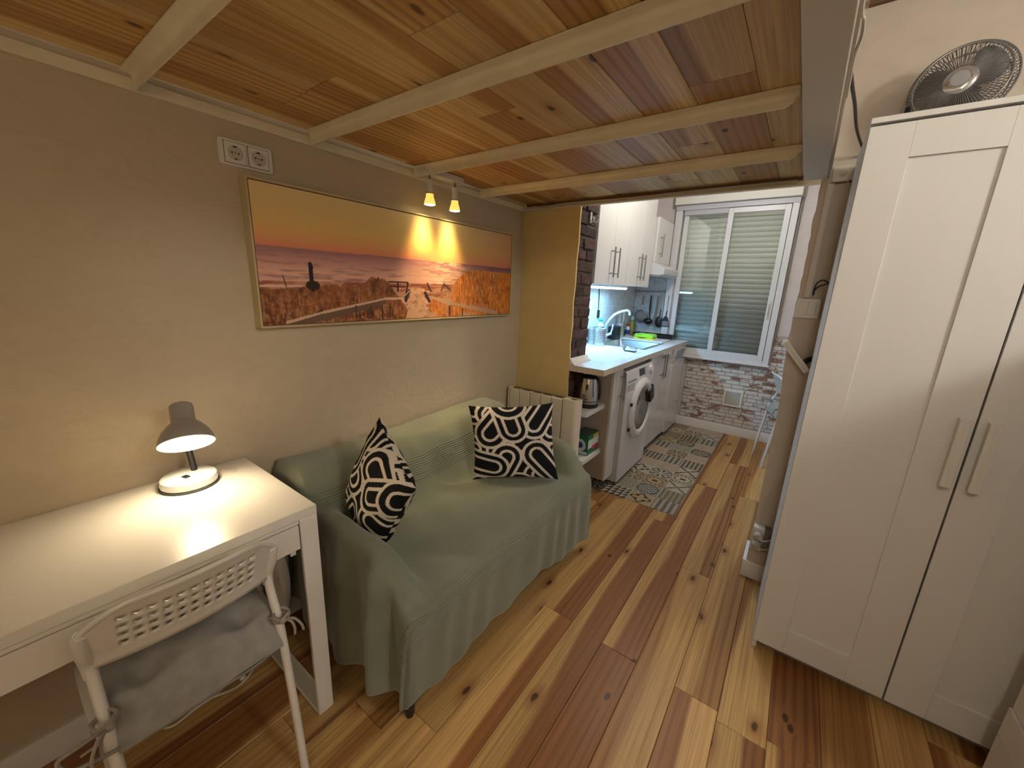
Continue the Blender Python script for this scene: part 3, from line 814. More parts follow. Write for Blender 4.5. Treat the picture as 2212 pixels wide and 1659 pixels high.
for i, (dx, dy, lean, nm) in enumerate(((.012, .0, .12, 'fork'), (-.018, .018, -.10, 'spoon'), (.0, -.026, .02, 'spatula'))):
    x, y = .055+dx, 3.80+dy
    mb = MB().tube([(x, y, CT+.02), (x+lean*.15, y-lean*.1, CT+.17), (x+lean*.22, y-lean*.14, CT+.20)], [.004, .0045, .006], 8)
    X_, Y_, Z_ = x+lean*.22, y-lean*.14, CT+.20
    if nm == 'fork':
        mb.prism([(Y_-.018, Z_), (Y_+.018, Z_), (Y_+.024, Z_+.03), (Y_+.024, Z_+.065), (Y_+.016, Z_+.065), (Y_+.014, Z_+.035), (Y_+.008, Z_+.035), (Y_+.007, Z_+.067), (Y_-.001, Z_+.067), (Y_-.002, Z_+.035), (Y_-.008, Z_+.035), (Y_-.010, Z_+.064), (Y_-.018, Z_+.064), (Y_-.022, Z_+.03)], 'x', X_-.002, X_+.002)
    else:
        mb.sphere((X_, Y_, Z_+.03), (.005, .022, .036), 12, 8)
    tag(mb.build('wooden_'+nm, M_bamboo), 'pale wooden %s standing in the black-footed steel holder' % nm, nm)
bt = thing('soap_bottle', 'clear dish soap bottle with a round green cap behind the steel holders', 'bottle', (.075, 3.255, CT))
MB().lathe([(.0, .001), (.034, .002), (.036, .02), (.036, .13), (.028, .165), (.013, .185), (.012, .197)], 24, o=(.075, 3.255, CT)).build('body', mat('clear_bottle', (.55, .75, .72), .15), bt)
MB().lathe([(.0362, .10), (.0368, .105), (.0368, .145), (.034, .15)], 24, o=(.075, 3.255, CT)).build('label_band', mat('dark_green', (.01, .12, .08), .4), bt)
MB().sphere((.075, 3.255, CT+.208), (.020, .020, .018)).build('cap', mat('cap_green', (.02, .50, .36), .35), bt)
tag(MB().box(.012, .10, 3.60, 3.72, CT+.0045, CT+.125).build('knife_block', M_black, bevel=.004), 'small black block between the tap and the cutlery holder', 'block')
cn = thing('oil_bottle', 'tall olive oil spray bottle beside the hanging utensils', 'bottle', (.055, 4.15, CT))
MB().lathe([(0, .0005), (.024, .001), (.026, .01), (.026, .135), (.020, .16), (.012, .17)], 20, o=(.055, 4.15, CT)).build('body', mat('olive_tin', (.30, .26, .05), .35), cn)
MB().lathe([(.012, .17), (.014, .172), (.014, .20), (.008, .21), (0, .211)], 16, o=(.055, 4.15, CT)).build('cap', mat('cap_cream', (.65, .60, .50), .4), cn)
cn = thing('sauce_bottle', 'small blue and white bottle with a red cap beside the oil bottle', 'bottle', (.045, 4.06, CT))
MB().lathe([(0, .0005), (.022, .001), (.024, .01), (.024, .05), (.023, .085), (.016, .105)], 18, o=(.045, 4.06, CT)).build('body', mat('bottle_white', (.72, .72, .74), .35), cn)
MB().lathe([(.0245, .02), (.0248, .022), (.0246, .065), (.024, .067)], 18, o=(.045, 4.06, CT)).build('label_band', mat('label_blue', (.04, .05, .28), .4), cn)
MB().lathe([(.016, .105), (.017, .107), (.016, .13), (0, .132)], 16, o=(.045, 4.06, CT)).build('cap', mat('cap_red', (.50, .03, .02), .4), cn)
tag(MB().lathe([(0, .0005), (.02, .001), (.021, .006), (.021, .075), (.012, .085), (0, .086)], 16, o=(.04, 3.955, CT)).build('spice_jar', M_black), 'small black jar between the cutlery holder and the sauce bottle', 'jar')
# hob cover board, tray, cloth
tag(MB().box(.055, .512, 3.732, 4.035, CT+.0006, CT+.012).build('white_board', mat('board_white', (.78, .78, .78), .25), bevel=.004), 'white board lying on the worktop next to the sink', 'board')
tr_ = MB()
a0, a1, b0, b1 = .115, .50, 4.065, 4.215
tr_.add([(a0, b0, CT+.045), (a1, b0, CT+.045), (a1, b1, CT+.045), (a0, b1, CT+.045), (a0+.02, b0+.02, CT+.004), (a1-.02, b0+.02, CT+.004), (a1-.02, b1-.02, CT+.004), (a0+.02, b1-.02, CT+.004)],
        [(4, 5, 6, 7), (0, 1, 5, 4), (1, 2, 6, 5), (2, 3, 7, 6), (3, 0, 4, 7)])
tr_.box(a1, a1+.02, b0, b1, CT+.041, CT+.046).box(a0-.02, a0, b0, b1, CT+.041, CT+.046)
ty = tr_.build('baking_tray', M_black); sm = ty.modifiers.new('solid', 'SOLIDIFY'); sm.thickness = .003
tag(ty, 'black baking tray at the window end of the worktop', 'tray')
def fold_cloth(z0, x0, x1, y0, y1, th, seed):
    r = np.random.default_rng(seed); n = 26
    mb = MB(); V = []; F = []
    for k in (0, 1):
        for i in range(n):
            for j in range(n):
                u, v = i/(n-1), j/(n-1)
                e = min(u, 1-u, v, 1-v); rd = min(1, e/.08)
                zz = z0 + (th*(.55+.45*math.sqrt(max(0, 1-(1-rd)**2))) + .006*math.sin(9*u+seed)*math.sin(6*v+1) if k else 0)
                V.append((x0+(x1-x0)*u+.006*math.sin(7*v+seed), y0+(y1-y0)*v+.005*math.sin(8*u+seed), zz))
    for k in (0, 1):
        for i in range(n-1):
            for j in range(n-1):
                q = [k*n*n+i*n+j, k*n*n+(i+1)*n+j, k*n*n+(i+1)*n+j+1, k*n*n+i*n+j+1]
                F.append(tuple(q if k else q[::-1]))
    per = [i*n for i in range(n)] + [(n-1)*n+j for j in range(1, n)] + [i*n+n-1 for i in range(n-2, -1, -1)] + [j for j in range(n-2, 0, -1)]
    for a, b in zip(per, per[1:]+per[:1]): F.append((a, b, b+n*n, a+n*n))
    return MB().add(V, F, 0, True)
M_lime = mat('lime_microfibre', (.30, .72, .02), .8, sheen=.4, bump=.3, bscale=250)
tag(fold_cloth(CT+.0125, .20, .40, 3.80, 3.97, .011, 1).build('cloth', mat('yellow_cloth', (.68, .70, .03), .8, sheen=.3)), 'yellow sponge cloth lying flat under the green one', 'cloth', 'folded cloths')
tag(fold_cloth(CT+.030, .205, .39, 3.815, 3.96, .030, 2).build('cloth', M_lime), 'bright lime green folded cloth on top of the yellow one', 'cloth', 'folded cloths')
gd = tag(MB().add([(.44, 2.93, CT+.001), (.53, 2.93, CT+.001), (.53, 2.99, CT+.001), (.44, 2.99, CT+.001), (.43, 2.915, CT+.028), (.54, 2.915, CT+.028), (.54, 3.005, CT+.028), (.43, 3.005, CT+.028)],
         [(3, 2, 1, 0), (0, 1, 5, 4), (1, 2, 6, 5), (2, 3, 7, 6), (3, 0, 4, 7)]).build('glass_dish', M_glass), 'small clear glass dish near the front edge of the worktop', 'dish')
sm = gd.modifiers.new('solid', 'SOLIDIFY'); sm.thickness = .003

# --- rail with hanging utensils on the far wall
RY, RZ = 4.262, 1.398
rl = thing('utensil_rail', 'steel wall rail with hooks above the baking tray', 'rail', (.21, 4.28, 1.39))
mb = MB().cyl((.015, RY, RZ), (.405, RY, RZ), .006, n=10)
for x in (.03, .39): mb.cyl((x, RY, RZ), (x, YF-.008, RZ), .005).cyl((x, YF-.012, RZ), (x, YF-.0085, RZ), .013)
mb.build('bar', M_handle, rl)
def hook(x):
    p = smooth_path([(x, RY+.007, RZ-.004), (x, RY+.004, RZ+.008), (x, RY-.006, RZ+.007), (x, RY-.008, RZ-.01), (x, RY-.009, RZ-.03), (x, RY-.012, RZ-.040), (x, RY-.022, RZ-.040), (x, RY-.026, RZ-.028)], 4)
    MB().tube(p, .0018, 6).build('hook', M_steel, rl)
for x in (.045, .085, .116, .160, .20, .285, .305, .335, .385): hook(x)
def hang(name, label, x, cat, parts):
    t = thing(name, label, cat, (x, RY-.018, RZ-.04))
    for nm, mb, m in parts: mb.build(nm, m, t)
y = RY-.018; z0 = RZ-.042
M_hw = mat('strainer_handle_wood', (.50, .27, .13), .5)
N = NT('strainer_mesh'); N.b.inputs['Base Color'].default_value = (.42, .38, .34, 1); N.b.inputs['Metallic'].default_value = .6; N.b.inputs['Roughness'].default_value = .5
N.bump(N.noise(N.obj, 900, 2), 1.0, .002); M_mesh = N.m
x = .116
Ms = axis_frame((x-.008, y-.01, 1.135), (0, -1, 0))
hang('strainer', 'fine mesh strainer with a wooden handle, leftmost on the rail', x, 'strainer', [
    ('handle', MB().tube([(x, y, z0), (x, y, z0-.035), (x-.002, y, z0-.105)], [.008, .010, .009], 10), M_hw),
    ('neck', MB().cyl((x-.002, y, z0-.105), (x-.005, y-.004, 1.205), .003), M_steel),
    ('rim', MB().tube([(Ms @ Vector((.066*math.cos(a), .066*math.sin(a), 0))) for a in np.linspace(0, 2*PI, 25)], .0035, 6), M_steel),
    ('bowl', MB().lathe([(.065, 0), (.058, .012), (.04, .022), (.02, .027), (.001, .028)], 28, M=Ms), M_mesh)])
x = .200
hang('ladle', 'black ladle hanging right of the strainer', x, 'ladle', [
    ('handle', MB().tube([(x, y, z0), (x, y, z0-.12), (x+.004, y, 1.14), (x+.010, y-.002, 1.105)], [.007, .010, .006, .006], 8), M_black),
    ('bowl', MB().sphere((x-.002, y-.01, 1.085), (.048, .035, .034), 20, 12), M_black)])
x = .272
hang('tongs', 'slim steel tongs with dark tips hanging in the middle of the rail', x, 'tongs', [
    ('handle', MB().tube([(x, y, z0), (x-.004, y, z0-.15), (x-.022, y, 1.045)], [.006, .007, .005], 8), M_handle),
    ('arm', MB().tube([(x+.006, y+.004, z0), (x+.006, y+.004, z0-.15), (x-.004, y+.004, 1.03)], [.005, .006, .004], 8), M_handle)])
x = .318
hang('serving_spoon', 'black serving spoon on a steel handle, second from the right', x, 'spoon', [
    ('handle', MB().tube([(x+.002, y, z0), (x, y, z0-.14)], [.007, .006], 8), M_steel),
    ('neck', MB().tube([(x, y, z0-.14), (x-.003, y, 1.13)], .006, 8), M_black),
    ('bowl', MB().sphere((x-.010, y, 1.085), (.036, .012, .058), 20, 12), M_black)])
x = .382
tb = MB().tube([(x, y, z0-.15), (x-.004, y, 1.145)], .006, 8)
w = []
for i, (xa, xb) in enumerate(((-.050, -.036), (-.028, -.020), (-.012, -.004), (.004, .012), (.020, .028), (.036, .046))):
    tb.add([(x-.006+xa*1.0, y-.002, 1.045+.004*i*.0), (x-.006+xb, y-.002, 1.045), (x-.006+xb*.75, y-.002, 1.10), (x-.006+xa*.75, y-.002, 1.10),
            (x-.006+xa, y+.002, 1.045), (x-.006+xb, y+.002, 1.045), (x-.006+xb*.75, y+.002, 1.10), (x-.006+xa*.75, y+.002, 1.10)],
           [(0, 1, 2, 3), (7, 6, 5, 4), (0, 4, 5, 1), (1, 5, 6, 2), (2, 6, 7, 3), (3, 7, 4, 0)])
tb.prism([(x-.057, 1.046), (x-.057, 1.038), (x+.043, 1.038), (x+.043, 1.046)], 'y', y-.002, y+.002)
tb.prism([(x-.044, 1.098), (x+.031, 1.098), (x+.018, 1.135), (x+.004, 1.150), (x-.012, 1.150), (x-.026, 1.135)], 'y', y-.002, y+.002)
hang('slotted_turner', 'black slotted turner on a steel handle, rightmost on the rail', x, 'turner', [
    ('handle', MB().tube([(x+.003, y, z0), (x, y, z0-.15)], [.007, .006], 8), M_steel), ('blade', tb, M_black)])

# --- kettle and detergent box on the end shelves
KX, KY, KZ = .503, 2.175, .6455
kt = thing('electric_kettle', 'brushed steel electric kettle with a black handle under the worktop end', 'kettle', (KX, KY, KZ))
MB().lathe([(.0, 0), (.066, 0), (.070, .006), (.070, .016), (.066, .018)], 32, o=(KX, KY, KZ)).build('base', M_black, kt)
N = NT('kettle_steel'); N.b.inputs['Metallic'].default_value = 1; N.b.inputs['Roughness'].default_value = .22; N.b.inputs['Base Color'].default_value = (.62, .58, .54, 1)
M_ks = N.m
MB().lathe([(.066, .020), (.066, .05), (.062, .10), (.056, .15), (.050, .190)], 40, o=(KX, KY, KZ)).build('body', M_ks, kt)
MB().lathe([(.0665, .018), (.0675, .020), (.0675, .026), (.0665, .028)], 32, o=(KX, KY, KZ)).lathe([(.0668, .040), (.0672, .041), (.0672, .044), (.0668, .045)], 32, o=(KX, KY, KZ)).build('band', M_black, kt)
MB().lathe([(.051, .190), (.050, .198), (.04, .206), (.0, .210)], 32, o=(KX, KY, KZ)).build('lid', M_black, kt)
hdx = Vector((.74, -.30, 0)).normalized()
def kp(r, z, s=0): return tuple(Vector((KX, KY, KZ+z)) + hdx*r)
MB().tube(smooth_path([kp(.03, .200), kp(.07, .198), kp(.094, .180), kp(.102, .145), kp(.103, .10), kp(.101, .070)], 5), [.009]*25 + [.008], 10).build('handle', M_black, kt)
sdx = -hdx
mb = MB(); V = []
for r, z, wd in ((.046, .135, .004), (.046, .188, .030), (.078, .192, .006)): V += [tuple(Vector((KX, KY, KZ+z))+sdx*r+Vector((-sdx.y, sdx.x, 0))*wd), tuple(Vector((KX, KY, KZ+z))+sdx*r-Vector((-sdx.y, sdx.x, 0))*wd)]
mb.add(V, [(0, 1, 5, 4), (0, 4, 2), (1, 3, 5), (2, 4, 5, 3)]); mb.build('spout', M_ks, kt)
dirw = Vector((.25, -.97, 0)).normalized(); wv_ = Vector((-dirw.y, dirw.x, 0))
V = []
for z, rr_ in ((.055, .0655), (.155, .056)):
    for s_ in (-1, 1):
        V.append(tuple(Vector((KX, KY, KZ+z)) + dirw*rr_ + wv_*.009*s_)); V.append(tuple(Vector((KX, KY, KZ+z)) + dirw*(rr_-.012) + wv_*.009*s_))
MB().add(V, [(0, 2, 6, 4), (0, 4, 5, 1), (2, 3, 7, 6), (4, 6, 7, 5), (0, 1, 3, 2)]).build('water_gauge', mat('gauge_grey', (.06, .055, .05), .2), kt)
bx = thing('detergent_box', 'green and white detergent box on the lower end shelf', 'box', (.505, 2.20, .3205))
MB().box(.448, .558, 2.125, 2.285, .3205, .455).build('carton', mat('carton_green', (.012, .16, .06), .4), bx, bevel=.001)
MB().box(.449, .557, 2.126, 2.284, .455, .4565).build('lid_print', mat('carton_dark', (.03, .06, .045), .4), bx)
MB().box(.5582, .5588, 2.125, 2.285, .365, .425).build('label_band', mat('label_white', (.72, .74, .74), .45), bx)
MB().box(.5588, .5594, 2.19, 2.28, .345, .375).build('label_red', mat('label_red', (.50, .05, .05), .45), bx)
MB().box(.5588, .5594, 2.20, 2.28, .428, .452).build('label_yellow', mat('label_yellow', (.65, .45, .06), .45), bx)
Mb_ = axis_frame((.500, 2.1248, .385), (0, -1, 0))
MB().lathe([(.042, .0), (.043, .0006), (.022, .0006), (.021, 0)], 28, M=Mb_).build('label_swirl', mat('label_white', (.72, .74, .74), .45), bx)
MB().lathe([(.021, .0), (.021, .0007), (.001, .0007)], 20, M=Mb_).build('label_disc', mat('label_blue', (.04, .05, .28), .4), bx)
MB().box(.452, .554, 2.1243, 2.1248, .325, .343).build('label_strip', mat('label_white', (.72, .74, .74), .45), bx)

# --- small wall things
hk = thing('double_hook', 'small white double hook screwed to the brick pillar', 'hook', (.402, 2.22, 1.81))
MB().box(.4045, .409, 2.195, 2.212, 1.785, 1.845).tube(smooth_path([(.407, 2.204, 1.80), (.42, 2.204, 1.79), (.43, 2.206, 1.80), (.428, 2.21, 1.815)], 4), .0035, 6).build('plate', M_plast, hk)
MB().tube(smooth_path([(.406, 2.235, 1.825), (.415, 2.233, 1.80), (.428, 2.24, 1.79), (.436, 2.245, 1.81)], 4), .0035, 6).build('arm', M_plast, hk)
vg = thing('vent_grille', 'square white louvred vent grille in the brick tiles', 'vent', (1.122, 4.29, .30))
fy = YF-.030
MB().box(1.038, 1.207, fy, YF-.010, .300, .318).box(1.038, 1.207, fy, YF-.010, .449, .467).box(1.038, 1.055, fy, YF-.010, .318, .449).box(1.190, 1.207, fy, YF-.010, .318, .449).build('frame', M_plast, vg, bevel=.002)
MB().box(1.055, 1.19, YF-.0115, YF-.0105, .318, .449).build('backing', mat('vent_back', (.10, .10, .11), .7), vg)
for i in range(12):
    zc = .3235+.0109*i
    MB().add([(1.055, fy+.001, zc-.003), (1.19, fy+.001, zc-.003), (1.19, YF-.0115, zc+.004), (1.055, YF-.0115, zc+.004), (1.055, fy+.001, zc-.0015), (1.19, fy+.001, zc-.0015), (1.19, YF-.0115, zc+.0055), (1.055, YF-.0115, zc+.0055)],
             [(0, 3, 2, 1), (4, 5, 6, 7), (0, 1, 5, 4), (2, 3, 7, 6)]).build('louvre', M_plast, vg)

# ================================================================== RADIATOR
rd = thing('electric_radiator', 'cream electric radiator with vertical fins on the yellow wall', 'radiator', (.275, 1.985, .10))
RY0, RY1, RZ0, RZ1 = 1.948, 2.018, .10, .728
xs = [.030, .111, .194, .276, .357, .437]
def fin(x0, x1):
    mb = MB().prism([(x0+.003, RY0+.004), (x0+.006, RY0), (x1-.006, RY0), (x1-.003, RY0+.004), (x1-.003, RY1), (x0+.003, RY1)], 'z', RZ0+.02, RZ1-.008)
    mb.box(x0+.002, x0+.010, RY0+.012, RY0+.030, RZ1-.010, RZ1-.002).box(x1-.010, x1-.002, RY0+.012, RY0+.030, RZ1-.010, RZ1-.002)
    return mb.build('fin', M_radi, rd, bevel=.002)
for a, b in zip(xs[:-1], xs[1:]): fin(a, b)
MB().prism([(.012, RY1), (.010, RY0+.018), (.014, RY0+.008), (.022, RY0), (.029, RY0), (.029, RY1)], 'z', RZ0, RZ1).build('end_cover', M_radi, rd, bevel=.004, seg=3)
MB().prism([(.440, RY1), (.440, RY0), (.515, RY0), (.532, RY0+.006), (.541, RY0+.02), (.543, RY1)], 'z', RZ0, RZ1+.002).build('control_cover', M_radi, rd, bevel=.004, seg=3)
MB().box(.487, .520, RY0+.018, RY0+.036, RZ1+.0005, RZ1+.0045).build('control_slot', mat('control_dark', (.12, .09, .06), .5), rd)
MB().box(.030, .440, RY0+.032, RY1-.004, RZ1-.012, RZ1-.006).build('air_slot', mat('control_dark', (.12, .09, .06), .5), rd)
MB().box(.06, .10, RY1, 2.07, .55, .60).box(.40, .44, RY1, 2.07, .55, .60).build('bracket', M_radi, rd)

# ================================================================== WARDROBE, FAN, SIDE CABINET
WX, WY, WD = 1.6085, 1.513, .43
wd = thing('wardrobe', 'tall white two-door wardrobe with a fan on top', 'wardrobe', (1.998, 1.75, 0))
wxr = WX+.78
MB().box(WX, WX+.016, WY+.021, WY+WD, 0, 1.885).build('side_panel', M_ward, wd, bevel=.001)
MB().box(wxr-.016, wxr, WY+.021, WY+WD, 0, 1.885).build('side_panel', M_ward, wd, bevel=.001)
MB().box(WX-.001, wxr+.001, WY-.002, WY+WD, 1.886, 1.902).build('top_board', M_ward, wd, bevel=.0015)
MB().box(WX+.016, wxr-.016, WY+WD-.006, WY+WD, .06, 1.885).build('back_panel', M_ward, wd)
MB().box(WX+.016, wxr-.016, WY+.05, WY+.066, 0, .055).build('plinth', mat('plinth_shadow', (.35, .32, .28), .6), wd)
MB().box(WX+.016, wxr-.016, WY+.03, WY+WD-.01, .055, .072).build('bottom_board', M_ward, wd)
def shaker(x0, x1, px0, px1, hx):
    y0 = WY
    d = MB().box(x0, px0, y0, y0+.018, .049, 1.879).box(px1, x1, y0, y0+.018, .049, 1.879).box(px0, px1, y0, y0+.018, .049, .153).box(px0, px1, y0, y0+.018, 1.787, 1.879).build('door', M_ward, wd, bevel=.0008)
    MB().box(px0-.002, px1+.002, y0+.007, y0+.014, .15, 1.79).build('door_panel', M_ward, d)
    mb = MB().prism([(hx-.011, y0), (hx-.013, y0-.026), (hx-.004, y0-.030), (hx+.013, y0-.024), (hx+.011, y0)], 'z', .862, 1.070)
    mb.build('handle', mat('handle_cream', (.76, .735, .68), .4), d, bevel=.0015)
shaker(WX+.001, 1.9965, 1.708, 1.893, 1.972)
shaker(2.0015, wxr-.001, 2.103, 2.288, 2.030)
cb = thing('side_cabinet', 'white cabinet edge in the bottom right corner beside the wardrobe', 'cabinet', (2.4, 1.2, 0))
MB().box(2.214, 2.60, 1.01, 1.40, .03, 1.40).build('body', M_ward, cb, bevel=.001)
MB().box(2.2, 2.2145, 1.01, 1.40, .206, .302).build('rail', M_ward, cb, bevel=.001)
MB().box(2.206, 2.2145, 1.01, 1.40, .304, 1.40).build('door', M_ward, cb, bevel=.001)
MB().box(2.2, 2.2145, 1.01, 1.40, .03, .204).build('drawer', M_ward, cb, bevel=.001)
MB().box(2.22, 2.59, 1.02, 1.39, 0, .03).build('plinth', M_dark, cb)

FC = Vector((1.822, 1.86, 2.066)); FN = Vector((-.22, -.97, .10)).normalized(); FR = .120
fan = thing('table_fan', 'round grey table fan with a silver hub standing on the wardrobe', 'fan', (FC.x, FC.y+.03, 1.902))
Fm = axis_frame(FC, FN)
M_wire = mat('fan_wire', (.30, .29, .28), .35, .6)
M_fanp = mat('fan_grey', (.17, .165, .165), .45)
def cage(depth, n, r_out, bulge, name):
    mb = MB()
    for k in range(n):
        a = 2*PI*k/n; p = []
        for r, zz in ((.036, bulge), (.06, bulge*.98), (.092, bulge*.88), (.106, bulge*.62), (.115, bulge*.3), (r_out, 0)):
            p.append(Fm @ Vector((r*math.cos(a), r*math.sin(a), zz)))
        mb.tube(p, .0012, 4, caps=False)
    for r, zz in ((.106, bulge*.62),):
        mb.tube([Fm @ Vector((r*math.cos(a), r*math.sin(a), zz)) for a in np.linspace(0, 2*PI, 49)], .0032, 6)
    return mb.build(name, M_wire, fan)
cage(1, 84, FR, .038, 'front_grille'); cage(1, 72, FR, -.050, 'rear_grille')
MB().tube([Fm @ Vector((FR*math.cos(a), FR*math.sin(a), 0)) for a in np.linspace(0, 2*PI, 61)], .0030, 8).build('rim', M_fanp, fan)
MB().lathe([(.001, .050), (.024, .049), (.026, .046), (.034, .044), (.040, .039), (.041, .034), (.036, .032)], 32, M=Fm).build('hub_badge', M_chrome, fan)
MB().lathe([(.001, .0505), (.021, .0500), (.0215, .049)], 24, M=Fm).build('hub_cap', mat('hub_grey', (.40, .40, .40), .35), fan)
for k in range(3):
    mb = MB(); V = []; nA_, nR = 10, 6
    for i in range(nR+1):
        r = .022 + (.104-.022)*i/nR
        half = .45+.22*math.sin(PI*min(1, i/nR*.9))
        for j in range(nA_+1):
            t = j/nA_-.5
            a = 2*PI*k/3 + .5 + t*2*half + .25*(i/nR)
            rr_ = r*(1-.10*(2*t)**4)
            V.append((rr_*math.cos(a), rr_*math.sin(a), t*.036))
    F = [(i*(nA_+1)+j, i*(nA_+1)+j+1, (i+1)*(nA_+1)+j+1, (i+1)*(nA_+1)+j) for i in range(nR) for j in range(nA_)]
    mb.add(V, F, 0, True, Fm); o = mb.build('blade', M_fanp, fan)
    s_ = o.modifiers.new('solid', 'SOLIDIFY'); s_.thickness = .002
MB().lathe([(.001, .02), (.026, .018), (.028, -.02), (.001, -.02)], 24, M=Fm).build('spindle', M_fanp, fan)
MB().lathe([(.001, -.05), (.04, -.05), (.045, -.07), (.036, -.115), (.001, -.12)], 24, M=Fm).build('motor', M_fanp, fan)
mb = MB().cyl((FC.x+.005, FC.y+.075, 1.914), (FC.x+.005, FC.y+.075, 2.06), .013)
mb.lathe([(.0, .0005), (.055, .0005), (.055, .008), (.045, .014), (.0, .016)], 28, o=(FC.x+.005, FC.y+.055, 1.902)); mb.build('stand', M_fanp, fan)
cpos = Fm @ Vector((FR*math.cos(3.55)*1.0, 0, 0))
MB().box(-.006, .006, -.010, .010, -.012, .012, M=Fm @ Matrix.Translation((FR*math.cos(-2.75), FR*math.sin(-2.75), 0))).build('clip', M_black, fan)

# ================================================================== THINGS ON THE PARTITION
sw = thing('light_switch', 'white double light switch on the beige partition', 'switch', (1.556, 1.999, 1.305))
MB().box(1.5135, 1.600, 1.988, 1.9995, 1.3055, 1.389).build('plate', M_plast, sw, bevel=.003)
for a, b in ((1.527, 1.5555), (1.5575, 1.586)):
    MB().box(a, b, 1.9855, 1.988, 1.322, 1.373).build('rocker', M_plast, sw, bevel=.001)
tag(MB().box(1.534, 1.5585, 1.986, 1.9995, 1.392, 1.835).box(1.5375, 1.555, 1.984, 1.986, 1.392, 1.835).build('cable_trunking', mat('trunk_white', (.66, .60, .52), .5), bevel=.001), 'white vertical cable trunking above the light switch', 'trunking')
tag(MB().tube(smooth_path([(1.5665, 1.985, 1.405), (1.5650, 1.965, 1.43), (1.570, 1.955, 1.452), (1.588, 1.95, 1.463), (1.606, 1.955, 1.452), (1.598, 1.975, 1.447), (1.575, 1.972, 1.436), (1.566, 1.97, 1.42)], 6)
        + [(1.5665, 1.985, 1.404)], .0028, 6).tube(smooth_path([(1.604, 1.955, 1.452), (1.62, 1.96, 1.450), (1.65, 1.988, 1.44)], 5), .004, 6).build('cable_loop', M_black), 'black cable loop above the light switch', 'cable')
# white adapter hanging at an angle with a black plug
A0 = Vector((1.5030, 1.97, 1.2005)); A1 = Vector((1.6025, 1.97, 1.0825))
ax = (A1-A0).normalized(); an = Vector((ax.z, 0, -ax.x)); L_ = (A1-A0).length
ad = thing('power_adapter', 'white oblong power adapter jutting diagonally from the beige partition', 'adapter', (1.55, 1.95, 1.09))
Ma = frame(A0, ax, Vector((0, 1, 0)), an)
MB().prism(rrect(0, L_, -.0125, .0125, .004, 3), 'y', -.025, .020, M=Ma).build('case', M_plast, ad, bevel=.002)
MB().box(.002, L_-.002, -.0254, -.0250, -.0006, .0006, M=Ma).build('seam', M_greyplug, ad)
MB().prism(rrect(.04, L_-.04, -.010, .010, .003, 3), 'y', .020, .0295, M=Ma).build('wall_mount', M_plast, ad)
MB().lathe([(.012, 0), (.011, .02), (.006, .035), (.004, .05)], 12, M=axis_frame(A0+ax*.115+Vector((0, .01, 0))+an*-.012, -an+Vector((0, .2, 0)))).build('plug', M_black, ad)
ps = A0+ax*.115+Vector((0, .018, 0))-an*.055
tag(MB().tube(smooth_path([ps, ps+Vector((.012, .02, .012)), (1.636, 1.985, 1.13), (1.642, 1.99, 1.19), (1.655, 1.992, 1.26)], 6), .0035, 6).build('adapter_cable', M_black), 'black cable leaving the white adapter behind the wardrobe', 'cable')
so = thing('low_socket', 'white wall socket near the floor with two round plugs', 'socket', (1.56, 1.97, .17))
MB().box(1.532, 1.579, 1.955, 1.9995, .178, .300).build('housing', M_plast, so, bevel=.003)
MB().box(1.579, 1.60, 1.965, 1.9995, .178, .300).build('side', mat('socket_side', (.26, .21, .15), .6), so)
for zz in (.262, .215):
    Mp = axis_frame((1.556, 1.955, zz), (.15, -1, 0))
    MB().lathe([(.021, 0), (.022, .004), (.021, .020), (.015, .027), (.001, .028)], 20, M=Mp).build('plug', M_greyplug, so)
    MB().tube(smooth_path([(1.560, 1.927, zz), (1.572, 1.922, zz-.004), (1.59, 1.93, zz-.006), (1.615, 1.95, zz+.004)], 5), .004, 6).build('plug_cord', M_cable, so)
tag(MB().tube(smooth_path([(1.640, 1.985, .99), (1.628, 1.985, .92), (1.620, 1.984, .80), (1.606, 1.985, .62), (1.578, 1.986, .50), (1.560, 1.987, .42), (1.555, 1.988, .36), (1.560, 1.985, .31)], 6), .003, 6).build('white_wall_cord', M_cable), 'thin white cord running down the beige partition to the low socket', 'cable')

# ================================================================== DESK
dk = thing('desk', 'white desk with shallow drawers and flat steel legs against the cream wall', 'desk', (.25, -.10, 0))
DY1, DY0 = .371, -.679
MB().box(.006, .50, DY0, DY1, .722, .75).build('desk_top', M_desk, dk, bevel=.002)
MB().box(.02, .486, DY0+.06, DY1-.058, .712, .722).build('under_board', M_desk, dk)
MB().box(.47, .4988, DY0+.052, DY1-.052, .712, .7215).build('top_rail', M_desk, dk)
MB().box(.02, .47, .300, .315, .60, .712).build('side_board', M_desk, dk)
MB().box(.02, .036, DY0+.06, DY1-.058, .56, .712).build('back_board', M_desk, dk)
for a, b in ((-.330, .317), (-.625, -.334)):
    d = MB().box(.482, .4985, a, b, .632, .708).build('drawer_front', M_desk, dk, bevel=.001)
    MB().box(.05, .482, a+.012, b-.012, .640, .700).build('drawer_box', M_desk, d)
for y0 in (DY1-.050, DY0):
    MB().box(.486, .50, y0, y0+.050, 0.0, .722).box(.006, .020, y0, y0+.050, 0.0, .722).box(.020, .486, y0, y0+.050, 0.0, .012).build('leg_frame', M_desk, dk, bevel=.003)
MB().lathe([(.001, .0012), (.030, .0012), (.0315, .0008), (.032, .0)], 28, o=(.085, .285, .7502)).build('cable_grommet', mat('grommet', (.66, .62, .54), .4), dk)

